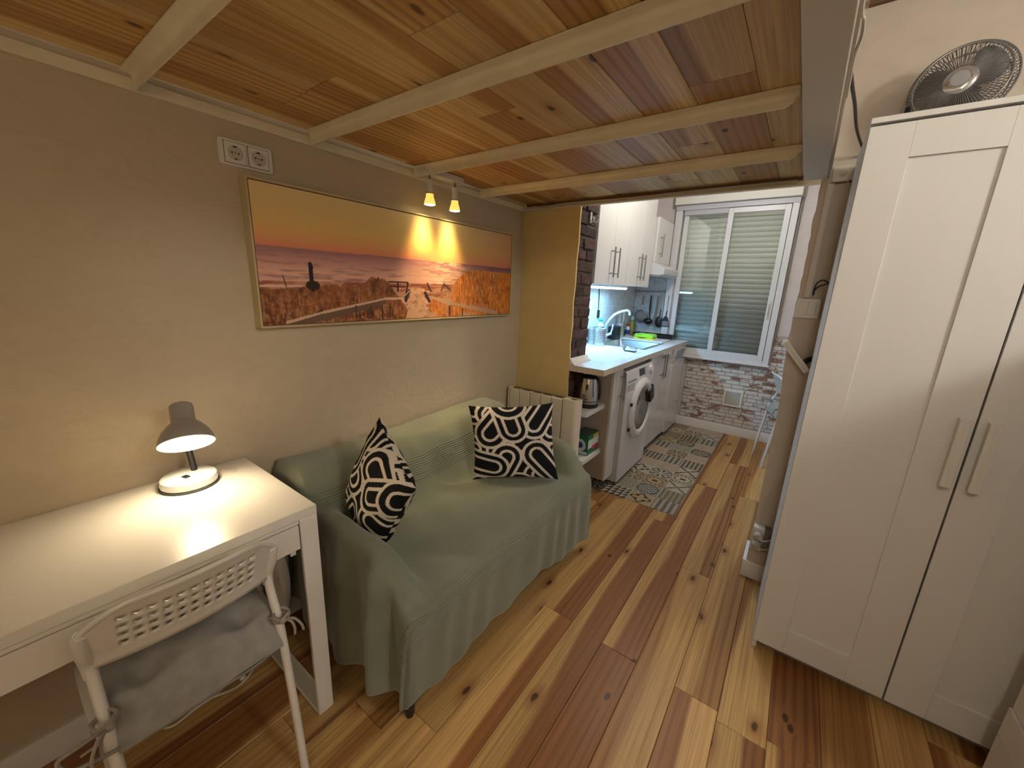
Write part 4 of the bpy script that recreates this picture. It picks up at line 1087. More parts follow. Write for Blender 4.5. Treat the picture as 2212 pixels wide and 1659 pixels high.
# ================================================================== DESK LAMP
LX, LY, LZ = .098, .186, .7505
dl = thing('desk_lamp', 'small white desk lamp with a grey-brown metal shade, switched on', 'lamp', (LX, LY, LZ))
MB().lathe([(0, 0), (.073, 0), (.0745, .003), (.0735, .007)], 40, o=(LX, LY, LZ)).build('rubber_foot', M_rubber, dl)
bs = MB().lathe([(.071, .007), (.072, .012), (.070, .028), (.064, .033), (.03, .0345), (.0, .035)], 40, o=(LX, LY, LZ)).build('base', mat('lamp_white', (.80, .80, .79), .3), dl)
Msw = Matrix.Translation((LX+.022, LY-.012, LZ+.0345)) @ Matrix.Rotation(.3, 4, 'Z')
MB().box(-.010, .010, -.007, .007, 0, .004, M=Msw).build('switch', M_black, bs, bevel=.001)
SA = Vector((-.60, .14, .80)).normalized()       # shade axis, opening points the other way
rim = Vector((.190, .174, .914))                 # centre of the rim
Sm = axis_frame(rim, SA)
stem_top = rim + SA*.085
MB().tube(smooth_path([(LX-.018, LY+.020, LZ+.03), (LX-.020, LY+.016, LZ+.09), (LX-.006, LY+.006, LZ+.16), (.118, .182, .935), (.135, .186, .965)], 5), .0085, 10).build('stem', M_black, dl)
prof = [(.066, .0), (.0655, .006), (.062, .020), (.054, .038), (.042, .054), (.032, .064), (.0285, .070), (.0285, .112), (.0265, .120), (.020, .1245), (.001, .126)]
shd = MB().lathe(prof, 48, M=Sm).build('shade', mat('shade_taupe', (.36, .33, .29), .32, coat=.3), dl)
inner = [(r-.0015, z-.0005) for r, z in prof[:6]] + [(.0265, .068), (.0265, .100), (.001, .102)]
inner[0] = (.0648, .0005)
MB().lathe(inner, 48, M=Sm).build('shade_lining', mat('shade_white', (.85, .84, .80), .5), shd)
MB().tube([Sm @ Vector((.0655*math.cos(a), .0655*math.sin(a), 0)) for a in np.linspace(0, 2*PI, 49)], .0012, 6).build('shade_rim', mat('shade_white', (.85, .84, .80), .5), shd)
MB().sphere(tuple(rim+SA*.056), .019, 16, 10).cyl(tuple(rim+SA*.066), tuple(rim+SA*.10), .013).build('bulb', mat('bulb_glow', (1, .95, .85), .4, emit=(1.0, .86, .62), estr=40.0), dl)
lamp('desk_lamp_light', 'POINT', rim+SA*.020, 1.9, (1.0, .80, .52), .018)
# printed sticker inside the shade
vd = (Sm.inverted().to_3x3() @ (rim-CAM)); aC = math.atan2(vd.y, vd.x) + .22
def lining_pt(a, z, d=.0006):
    r = float(np.interp(z, [.0, .0055, .0195, .0375, .0535], [.0648, .064, .0605, .0525, .0405])) - d
    return (r*math.cos(a), r*math.sin(a), z)
mb = MB()
for za, zb, cells in ((.0150, .0170, (0, 1, 2, 4, 5, 6, 8, 9)), (.0190, .0225, (0, 2, 3, 5, 6, 8, 9)), (.0245, .0260, (0, 1, 3, 4, 6, 7, 9))):
    for c_ in cells:
        a0_, a1_ = aC-.20+.04*c_, aC-.20+.04*c_+.030
        mb.add([lining_pt(a0_, za), lining_pt(a1_, za), lining_pt(a1_, zb), lining_pt(a0_, zb)], [(0, 1, 2, 3)], 0, False, Sm)
mb.build('rating_print', mat('print_grey', (.10, .08, .06), .6), shd)

# ================================================================== CHAIRS
def make_chair(label, loc, rotz):
    """local frame: the sitter faces -X"""
    t = thing('chair', label, 'chair', loc, rotz, 'white perforated chairs')
    HW = .164
    prof = [(.150, .700), (.122, .635), (.118, .610), (.122, .580), (.136, .542), (.158, .488), (.178, .34), (.195, .195), (.214, .0)]
    for s in (-1, 1):
        MB().tube(smooth_path([(x, s*HW, z) for x, z in prof], 4), .0105, 12).build('rear_leg', M_tubew, t, local=True)
        MB().tube(smooth_path([(.155, s*(HW-.004), .445), (.02, s*HW, .442), (-.13, s*HW, .438), (-.175, s*HW, .425), (-.195, s*(HW), .37), (-.216, s*(HW+.002), .18), (-.235, s*(HW+.004), .0)], 4), .0100, 12).build('front_leg', M_tubew, t, local=True)
    MB().cyl((.165, -HW, .44), (.165, HW, .44), .008).build('cross_bar', M_tubew, t, local=True)
    # backrest: curved sheet with four rows of oval holes and sleeves over the tubes
    nC, nR = 11, 4
    y0, y1, v0, v1 = -.124, .124, .034, .136
    def vtop(y): return .165 - .055*max(0., (abs(y)-.085)/.085)**2.2
    def surf(y, v):        # y across, v up from lower edge (0..0.125)
        z = .612 + v
        x = float(np.interp(z, [.60, .627, .66, .70, .74, .78], [.118, .119, .133, .150, .167, .186]))
        x += .030*(1-(y/.175)**2)            # curves away from the sitter
        return (x, y, z)
    mb = MB(); V = []; F = []
    def vid(p): V.append(p); return len(V)-1
    cw, chh = (y1-y0)/nC, (v1-v0)/nR
    n8 = 16; cache = {}
    def key(y, v):
        k = (round(y, 5), round(v, 5))
        if k not in cache: cache[k] = vid(surf(y, v))
        return cache[k]
    for i in range(nC):
        for j in range(nR):
            ya, yb, va, vb = y0+i*cw, y0+(i+1)*cw, v0+j*chh, v0+(j+1)*chh
            yc, vc = (ya+yb)/2, (va+vb)/2
            ring = [key(yc+cw*.30*math.cos(2*PI*k/n8), vc+chh*.30*math.sin(2*PI*k/n8)) for k in range(n8)]
            bord = []
            for k in range(n8):
                a = 2*PI*k/n8; cs, sn = math.cos(a), math.sin(a); m_ = max(abs(cs), abs(sn))
                bord.append(key(yc+cw/2*cs/m_, vc+chh/2*sn/m_))
            for k in range(n8):
                F.append((ring[k], bord[k], bord[(k+1) % n8], ring[(k+1) % n8]))
    # border strips: same subdivision as the cells
    subs_y = sorted(set(round(k[0], 5) for k in cache if abs(k[1]-round(v0, 5)) < 1e-6))
    subs_v = sorted(set(round(k[1], 5) for k in cache if abs(k[0]-round(y0, 5)) < 1e-6))
    def outer_y(y, top):   # rounded corners of the plate outline
        return y
    lo, hi = [0, .008], [.112, .119, .125]
    for a, b in zip(subs_y[:-1], subs_y[1:]):
        vs = [round(v0, 5)] + [.012, 0.0]
        for p, q in zip(vs[:-1], vs[1:]): F.append((key(a, q), key(b, q), key(b, p), key(a, p)))
        for p, q in ((0, .5), (.5, .85), (.85, 1)):
            def tv_(y, f): return v1+(vtop(y)-v1)*f if f else round(v1, 5)
            F.append((key(a, tv_(a, p)), key(b, tv_(b, p)), key(b, tv_(b, q)), key(a, tv_(a, q))))
    for s in (-1, 1):
        ye = round(y1, 5) if s > 0 else round(y0, 5)
        ys = [ye, s*.145, s*.158, s*.170]
        fr3 = [v1+(vtop(y1)-v1)*f for f in (.5, .85, 1)]; vv = [0.0, .012] + subs_v + fr3
        for yi in range(3):
            for p, q in zip(vv[:-1], vv[1:]):
                def cor(y, v):
                    return (y, min(v, vtop(y)))
                A, B = ys[yi], ys[yi+1]
                quad = [key(*cor(A, p)), key(*cor(B, p)), key(*cor(B, q)), key(*cor(A, q))]
                if len(set(quad)) < 3: continue
                quad = list(dict.fromkeys(quad))
                F.append(tuple(quad if s > 0 else quad[::-1]))
    mb.add(V, F, 0, True)
    b = mb.build('backrest', M_plast, t, local=True, sharp=0)
    for pgn in b.data.polygons: pgn.use_smooth = True
    sm = b.modifiers.new('solid', 'SOLIDIFY'); sm.thickness = .006; sm.offset = 0
    # rolled rim and side sleeves
    rimp = [surf(-.172, .09)] + [surf(y, vtop(y)) for y in (-.171, -.166, -.158, -.148, -.136, -.122, -.105, -.085, -.06, -.03, 0, .03, .06, .085, .105, .122, .136, .148, .158, .166, .171)] + [surf(.172, .09)]
    MB().tube(rimp, .0062, 8).build('rim', M_plast, b, local=True)
    for s in (-1, 1):
        MB().tube(smooth_path([(.112, s*.165, .590), (.116, s*.166, .625), (.131, s*.168, .655), (.146, s*.169, .690), (.155, s*.169, .712), (.160, s*.166, .722)], 4), [.0125]*4+[.0135]*4+[.0135]*4+[.0125]*4+[.011]*4+[.006], 12).build('sleeve', M_plast, b, local=True)
    # seat
    nx, ny = 16, 16; P = np.zeros((nx, ny, 3))
    for i in range(nx):
        for j in range(ny):
            u, v = i/(nx-1), j/(ny-1); x = -.185+.345*u; y = -.185+.37*v
            P[i, j] = (x, y*(1-.06*(2*abs(u-.5))**4), .452 - .010*math.sin(PI*u)*math.sin(PI*v) - .02*max(0, .15-u)/.15)
    grid_object('seat', P, None, M_plast, t, solid=.008, local=True)
    return t
ch = make_chair('white perforated plastic chair pushed up to the desk', (.40, .055, 0), 0)
kch = make_chair('white perforated chair half hidden behind the beige partition in the kitchen', (1.646, 3.787, 0), 3.42)
# seat cushions
N = NT('grey_cotton'); N.link(N.ramp(N.noise(N.obj, 30, 4), [(.3, (.30, .29, .27)), (.7, (.37, .36, .335))]), N.b.inputs['Base Color']); N.b.inputs['Roughness'].default_value = .9; N.b.inputs['Sheen Weight'].default_value = .3
N.bump(N.noise(N.obj, 14, 4), .5, .008); M_grey = N.m
def seat_cushion(label, loc, rotz):
    t = thing('seat_cushion', label, 'cushion', loc, rotz, 'tied seat cushions')
    n = 44; P = np.zeros((n, 2*n, 3)); S = .182
    tufts = [(-.5, -.5), (.5, -.5), (-.5, .5), (.5, .5), (0, 0)]
    for i in range(n):
        for j in range(2*n):
            a = -1+2*i/(n-1)
            b = j/(n-1) if j < n else (2*n-1-j)/(n-1)
            b = -1+2*b; top = j < n
            e = max(0., (1-abs(a)**3.5)*(1-abs(b)**3.5))**.42
            h = .046*e
            for tx, ty in tufts: h -= .034*math.exp(-((a-tx)**2+(b-ty)**2)/.035)*(1 if top else .3)
            h += .0025*math.sin(7*a+2*b)*math.sin(5*b-1)
            k = 1-.05*(1-e)
            xx = a*S*k*1.08 + .004; dr_ = max(0., xx-.135)
            P[i, j] = (xx - .15*dr_, b*S*k*1.0*(1-.10*max(0., (xx-.12)/.08)), .500 + (h if top else -min(h, .036)*.85) - .85*dr_ - (.02*max(0, xx-.10)/.1))
    grid_object('pad', P, None, M_grey, t, local=True)
    for s in (-1, 1):
        c = Vector((.168, s*.166, .512))
        mb = MB()
        mb.tube([c+Vector((.018*math.cos(a), .018*math.sin(a), .003*math.sin(2*a))) for a in np.linspace(0, 2*PI, 17)], .0035, 6)
        mb.tube([c+Vector((.019*math.cos(a), .019*math.sin(a), .010+.003*math.sin(3*a))) for a in np.linspace(0, 2*PI, 17)], .0035, 6)
        mb.sphere(tuple(c+Vector((.019, -s*.004, .004))), (.009, .010, .009), 10, 6)
        mb.tube(smooth_path([c+Vector((-.05, -s*.02, -.018)), c+Vector((-.02, -s*.02, 0)), c+Vector((.018, -s*.006, .005))], 5), .0045, 6)
        mb.tube(smooth_path([c+Vector((.018, 0, .004)), c+Vector((.040, s*.014, .010)), c+Vector((.050, s*.026, -.010)), c+Vector((.052, s*.030, -.030))], 5), .0034, 6)
        mb.tube(smooth_path([c+Vector((.018, 0, .004)), c+Vector((.034, s*.010, .000)), c+Vector((.040, s*.014, -.022)), c+Vector((.041, s*.012, -.038))], 5), .0034, 6)
        if s < 0:
            mb.tube(smooth_path([c+Vector((.018, 0, .004)), c+Vector((.03, -.035, .012)), c+Vector((.03, -.065, .006)), c+Vector((.034, -.055, -.025)), c+Vector((.04, -.02, -.032)), c+Vector((.034, .01, -.045))], 5), .004, 6)
        mb.build('tie', mat('tie_grey', (.34, .31, .27), .9), t, local=True)
    return t
seat_cushion('grey tufted seat cushion tied to the desk chair', (.40, .055, 0), 0)
seat_cushion('grey tufted seat cushion on the kitchen chair', (1.646, 3.787, 0), 3.42)
# cables and clutter under the desk
tag(MB().tube(smooth_path([(.115, -.10, .006), (.10, -.03, .006), (.17, .02, .005), (.165, .09, .005), (.16, .16, .005), (.12, .235, .007), (.085, .215, .005), (.075, .13, .012), (.09, .05, .006), (.06, -.03, .005), (.07, -.16, .005)], 7), .004, 6).tube(smooth_path([(.07, .13, .014), (.10, .225, .012), (.15, .265, .006), (.19, .20, .005), (.16, .10, .014), (.13, .02, .011)], 7), .004, 6).build('floor_cable', M_cable), 'white cable lying in loops on the floor under the desk', 'cable')
pst = thing('power_strip', 'white power strip on the floor under the desk chair', 'power strip', (.09, .06, 0))
MB().box(.055, .105, -.06, .205, .014, .052).build('case', M_plast, pst, bevel=.004)
for i in range(4): MB().lathe([(.019, .0525), (.017, .049), (.001, .0488)], 18, o=(.080, -.02+.055*i, 0)).build('outlet', M_greyplug, pst)
MB().box(.06, .10, -.05, .19, 0, .014).build('foot', M_rubber, pst)
bag = MB(); V = []; n, m = 20, 12
for i in range(m):
    f_ = i/(m-1); r = .055*math.sin(PI*(.12+.80*f_))**.6
    for k in range(n):
        a = 2*PI*k/n; w_ = 1+.12*math.sin(3*a+4*f_)+.07*math.sin(7*a+9*f_)
        V.append((.085+r*.8*w_*math.cos(a), .405+r*.75*w_*math.sin(a), .10+.42*f_))
F = [(i*n+k, i*n+(k+1) % n, (i+1)*n+(k+1) % n, (i+1)*n+k) for i in range(m-1) for k in range(n)] + [tuple(range(n))[::-1], tuple(range((m-1)*n, m*n))]
bag.add(V, F, 0, True)
tag(bag.build('hanging_bag', mat('bag_white', (.55, .46, .36), .7, bump=.5, bscale=25)), 'crumpled pale bag hanging by the wall between desk and sofa', 'bag')
tag(MB().tube(smooth_path([(.02, .30, .70), (.05, .31, .55), (.12, .33, .46), (.16, .41, .40), (.13, .435, .28), (.06, .43, .12), (.05, .40, .01)], 7), .003, 6).build('black_desk_cable', M_black), 'thin black cable hanging from the desk to the floor', 'cable')

# ================================================================== SOFA, THROW, CUSHIONS
sf = thing('sofa', 'small two-seat sofa hidden under a sage green throw', 'sofa', (.42, 1.07, 0))
M_sofa = mat('sofa_fabric', (.06, .06, .055), .9)
MB().box(.10, .755, .535, 1.615, .18, .40).build('seat', M_sofa, sf, bevel=.03, seg=3)
MB().prism([(.055, .20), (.30, .20), (.245, .40), (.195, .665), (.07, .665)], 'y', .535, 1.615).build('backrest', M_sofa, sf, bevel=.02, seg=3)
MB().box(.09, .64, .500, .54, .14, .50).build('armrest', M_sofa, sf, bevel=.018, seg=3)
MB().box(.09, .64, 1.61, 1.645, .14, .49).build('armrest', M_sofa, sf, bevel=.018, seg=3)
for x, y in ((.725, .505), (.725, 1.635), (.11, .505), (.11, 1.635)):
    MB().lathe([(.0, 0), (.014, 0), (.017, .02), (.020, .19), (.0, .19)], 14, o=(x, y, 0)).build('leg', M_black, sf)

# height map of the covered sofa
gx = np.linspace(0, .95, 191); gy = np.linspace(.30, 1.85, 311)
GX, GY = np.meshgrid(gx, gy, indexing='ij')
seat = .435 - .012*np.cos((GX-.5)/.3)*0 + .012*np.exp(-((GX-.52)**2/.05+(GY-1.07)**2/.15)) - .03*np.clip((GX-.70)/.10, 0, 1)**2
bt_ = np.clip((.345-GX)/.16, 0, 1); bt_ = bt_*bt_*(3-2*bt_)
back = .43 + .275*bt_ + .010*np.sin(GY*5.2)*bt_
Hh = np.maximum(seat, back)
armN = np.where(GY < .56, .590 + .03*np.clip((.30-GX)/.25, 0, 1), 0); armF = np.where(GY > 1.585, .585+.03*np.clip((.30-GX)/.25, 0, 1), 0)
fr_ = 1-.30*np.clip((GX-.60)/.16, 0, 1)**2
Hh = np.maximum(Hh, np.maximum(armN*fr_, armF*fr_))
def blur(a, s, ax):
    r = int(3*s); k = np.exp(-.5*(np.arange(-r, r+1)/s)**2); k /= k.sum()
    pad = [(0, 0), (0, 0)]; pad[ax] = (r, r); b = np.pad(a, pad, mode='edge')
    return sum(k[i]*np.take(b, range(i, i+a.shape[ax]), axis=ax) for i in range(2*r+1))
Hs = blur(blur(Hh, 4.5, 0), 4.5, 1)
def hmap(x, y):
    fx = np.clip((x-gx[0])/(gx[1]-gx[0]), 0, len(gx)-1.001); fy = np.clip((y-gy[0])/(gy[1]-gy[0]), 0, len(gy)-1.001)
    i = fx.astype(int); j = fy.astype(int); a = fx-i; b = fy-j
    return Hs[i, j]*(1-a)*(1-b)+Hs[i+1, j]*a*(1-b)+Hs[i, j+1]*(1-a)*b+Hs[i+1, j+1]*a*b
EX0, EX1, EY0, EY1 = .035, .778, .472, 1.668
sv = np.concatenate([np.linspace(-.10, EX0, 8)[:-1], np.linspace(EX0, EX1, 110), np.linspace(EX1, EX1+.40, 46)[1:]])
tv = np.concatenate([np.linspace(EY0-.60, EY0, 52)[:-1], np.linspace(EY0, EY1, 170), np.linspace(EY1, EY1+.50, 40)[1:]])
S_, T_ = np.meshgrid(sv, tv, indexing='ij')
xc = np.clip(S_, EX0, EX1); yc = np.clip(T_, EY0, EY1)
ox = np.maximum(S_-EX1, 0); bk = np.maximum(EX0-S_, 0)
oy = np.where(T_ < EY0, EY0-T_, np.maximum(T_-EY1, 0)); sy = np.where(T_ < EY0, -1.0, 1.0)
hz = hmap(xc, yc)
# wrinkles on the flat parts
wr = .0035*np.sin(S_*21+T_*9+2*np.sin(T_*7))*np.sin(T_*13-S_*6) + .004*np.sin(T_*19+4*np.sin(S_*9))*np.exp(-((S_-.33)/.10)**2)
wr += .006*np.exp(-((S_-.37-.05*np.sin(T_*11))/.014)**2)*np.exp(-((T_-1.0)/.3)**2) + .005*np.exp(-(((S_-.22)-.25*(T_-1.15))/.018)**2)*np.exp(-((T_-1.15)/.16)**2)
wr += .007*np.exp(-((S_-.30-.12*np.sin((T_-1.0)*5))/.022)**2)*np.exp(-((T_-1.05)/.28)**2)
hz = hz + wr*np.where((ox > 0) | (oy > 0), 0, 1)
# drape: distance of overhang becomes drop
r_ = np.sqrt(ox**2+oy**2)
hemf = np.where(oy > 0, np.where(sy < 0, .56, .48), .375 + .035*np.sin(T_*8.5+.7) - .045*np.exp(-((T_-.5)/.12)**2)*-1)
maxd = np.maximum(hz-.055, .05)
scale = np.minimum(1.0, maxd/ np.maximum(np.where((ox > 0) & (oy > 0), np.sqrt(.40**2+.6**2), np.where(oy > 0, np.where(sy < 0, .60, .50), .40)), .01))
limit_front = hz - (.068 + .045*np.sin(np.clip((yc-.55)/1.05, 0, 1)*PI) + .012*np.sin(yc*17))
limit_side = np.where(sy < 0, hz - (.10 + .035*np.sin(xc*11+.6)), hz-.20)
drop_f = ox/.40*limit_front
drop_s = oy/np.where(sy < 0, .60, .50)*limit_side
ang = np.arctan2(oy, np.maximum(ox, 1e-6))
cornr = (ox > 0) & (oy > 0)
fo = np.sqrt((ox/.40)**2+(oy/np.where(sy < 0, .60, .50))**2)
tc = np.clip(ang/(PI/2), 0, 1); limit_c = limit_front*(1-tc)+limit_side*tc
drop_c = np.minimum(fo, 1.0+.0*fo)*limit_c
drop = np.where(cornr, drop_c, np.where(ox > 0, drop_f, drop_s))
slope_f = np.interp(yc, [.48, .75, 1.2, 1.6], [-.13, -.08, -.06, .02])
flare_f = .014*(1-np.exp(-drop/.02)) + slope_f*drop
flare_s = .014*(1-np.exp(-drop/.02)) + .02*drop
fold_f = .0045*np.sin(T_*46+2*np.sin(T_*9))*np.clip(drop/.15, 0, 1)
fold_s = .016*np.sin(S_*30+1.2)*np.clip(drop/.2, 0, 1) + .034*np.exp(-((S_-.66)/.030)**2)*np.clip(drop/.04, 0, 1) - .012*np.exp(-((S_-.71)/.02)**2)*np.clip(drop/.05, 0, 1)
fold_c = .006*np.cos(ang*6+.5)*np.clip(drop/.25, 0, 1)
e_s = np.minimum(1, oy/.10); e_f = np.minimum(1, ox/.10)
dx = np.where(cornr, np.cos(ang)*(flare_f+fold_c)+(1-np.cos(ang))*-.03*np.clip(drop/.1, 0, 1), np.where(ox > 0, flare_f+fold_f, 0))
dy = np.where(cornr, np.sin(ang)*(flare_s+fold_c), np.where(oy > 0, flare_s+fold_s, 0))
PX = xc+dx - .0*bk; PY = yc+sy*dy; PZ = hz-drop
PX = np.where(bk > 0, np.maximum(EX0-.018*(1-np.exp(-bk/.02)), .004), PX); PZ = PZ-bk*1.0
PX = np.maximum(PX, .004); PZ = np.maximum(PZ, .05)
TP = np.stack([PX, PY, PZ], -1)
seg = np.sqrt((np.diff(TP, axis=0)**2).sum(-1)); U_ = np.concatenate([np.zeros((1, TP.shape[1])), np.cumsum(seg, 0)], 0)
N = NT('sage_throw')
uvn = N.node('ShaderNodeUVMap', uv_map='UVMap'); su = N.node('ShaderNodeSeparateXYZ'); N.link(uvn.outputs[0], su.inputs[0])
U = su.outputs[0]
def bandmask(a, b): return N.math('MULTIPLY', N.math('GREATER_THAN', U, a), N.math('LESS_THAN', U, b))
bm = N.math('ADD', bandmask(.37, .49), bandmask(1.00, 1.10))
rib = N.math('SINE', N.math('MULTIPLY', U, 2*PI/.011))
weave = N.noise(N.map(uvn.outputs[0], (500, 500, 1)), 1.0, 2)
big = N.noise(N.obj, 9, 5, .6, 1.0)
hgt = N.math('ADD', N.math('MULTIPLY', N.math('MULTIPLY', rib, bm), .5), N.math('ADD', N.math('MULTIPLY', weave, .35), N.math('MULTIPLY', big, 2.2)))
N.bump(hgt, .42, .0045)
cc = N.ramp(N.noise(N.obj, 5, 4), [(.3, (.190, .208, .145)), (.7, (.235, .252, .178))])
N.link(N.mix(N.math('MULTIPLY', N.math('MULTIPLY', bm, N.math('LESS_THAN', rib, -.2)), .30), cc, (.13, .14, .09)), N.b.inputs['Base Color'])
N.b.inputs['Roughness'].default_value = .92; N.b.inputs['Sheen Weight'].default_value = .35; N.b.inputs['Specular IOR Level'].default_value = .15
th = grid_object('sofa_throw', TP, None, N.m, None, uv=np.stack([U_, np.broadcast_to(tv, U_.shape)], -1), solid=-.004)
tag(th, 'sage green cotton throw with ribbed bands draped over the sofa', 'throw')

# cushion print: overlapping arches drawn as rings
def arch_print(X, Y, arches, lw=.0155):
    col = np.full(X.shape, 0.0)
    done = np.zeros(X.shape, bool)
    for cx, cy, R, an, L in arches:
        R = R*1.13
        dxx, dyy = math.cos(an), math.sin(an)
        t = np.clip((X-cx)*dxx+(Y-cy)*dyy, 0, L)
        d = np.hypot(X-cx-t*dxx, Y-cy-t*dyy)
        m = (d < R) & ~done
        white = ((d > R-lw) | ((d < R*.53) & (d > R*.53-lw*.95)))
        col = np.where(m, np.where(white, 1.0, 0.0), col)
        done |= m
    bgm = ~done
    return col
ar = [(-.025, .245, .092, 1.57, .2), (-.007, .085, .070, 1.85, .12), (-.115, -.135, .073, 2.9, .12), (-.045, -.072, .072, -2.0, .12), (.112, -.062, .072, -.9, .3), (.008, -.262, .080, -1.57, .2),
      (-.125, .062, .078, .9, .10), (-.125, .175, .066, 1.0, .1), (.105, .105, .072, .95, .3), (.20, .065, .070, -.2, .3), (.125, -.19, .08, .75, .3), (.17, .20, .075, .9, .3), (-.215, -.03, .07, 3.0, .3),
      (.215, -.10, .07, .2, .3), (-.21, .20, .08, 2.6, .3), (.03, .0, .08, .2, .2), (-.2, -.24, .08, 3.9, .3), (.22, -.23, .08, -.6, .3), (.06, .22, .08, 1.2, .2)]
M_print = attr_mat('cushion_print', .85, .15, bump=.25, bscale=260)
def cushion(name, label, BL, BR, TR, TL, thick, shift, corner=.0, sag=None):
    """four corners, front face normal = (BR-BL)x(TL-BL)"""
    n = 180
    t = thing(name, label, 'cushion', tuple((Vector(BL)+Vector(BR))/2), 0, 'black and white cushions')
    BL, BR, TR, TL = (np.array(p, float) for p in (BL, BR, TR, TL))
    nrm = np.cross(BR-BL, TL-BL); nrm /= np.linalg.norm(nrm)
    for side, nm in ((1, 'cover_front'), (-1, 'cover_back')):
        a = np.linspace(-1, 1, n); A, B = np.meshgrid(a, a, indexing='ij')
        pin = 1-.085*(1-np.abs(B)**2.2)*np.abs(A)**6*1.0; pin2 = 1-.085*(1-np.abs(A)**2.2)*np.abs(B)**6
        A2, B2 = A*pin, B*pin2
        u, v = (A2+1)/2, (B2+1)/2
        P = (BL*((1-u)*(1-v))[..., None]+BR*(u*(1-v))[..., None]+TR*(u*v)[..., None]+TL*((1-u)*v)[..., None])
        e = np.clip((1-np.abs(A)**2.6)*(1-np.abs(B)**2.6), 0, 1)**.55
        wv2 = .006*np.sin(A*5+B*3+shift*9)*np.sin(B*6-A*2+shift)*e + .0015*np.exp(-((np.abs(A)-.8)/.12)**2)*np.sin(B*22+shift*5)
        P = P + nrm*(side*(thick*e+wv2*np.clip(e*3, 0, 1)))[..., None]
        X_ = A*.225; Y_ = B*.225
        if side < 0: X_ = -X_
        c = arch_print(X_+shift, Y_+shift*.6, ar) if shift == 0 else arch_print(X_*math.cos(shift)-Y_*math.sin(shift), X_*math.sin(shift)+Y_*math.cos(shift), ar)
        colr = np.where(c[..., None] > .5, np.array((.70, .62, .53)), np.array((.009, .010, .011)))
        if side < 0: P = P[::-1]; colr = colr[::-1]
        grid_object(nm, P, colr, M_print, t)
    return t
cushion('throw_cushion', 'black and white patterned cushion leaning in the far corner of the sofa', (.37, 1.205, .452), (.695, 1.485, .452), (.585, 1.575, .815), (.305, 1.235, .815), .062, 0)
pc = cushion('throw_cushion', 'black and white patterned cushion propped against the near sofa arm', (.175, .655, .525), (.475, .590, .435), (.655, .610, .755), (.350, .700, .900), .072, 1.15)
MB().tube(smooth_path([(.262, .62, .60), (.235, .605, .615), (.205, .60, .605), (.19, .60, .612)], 5), .0035, 6).tube(smooth_path([(.262, .62, .60), (.24, .60, .60), (.205, .60, .592)], 5), .0035, 6).build('ribbon', mat('pink_ribbon', (.45, .06, .10), .7), pc)

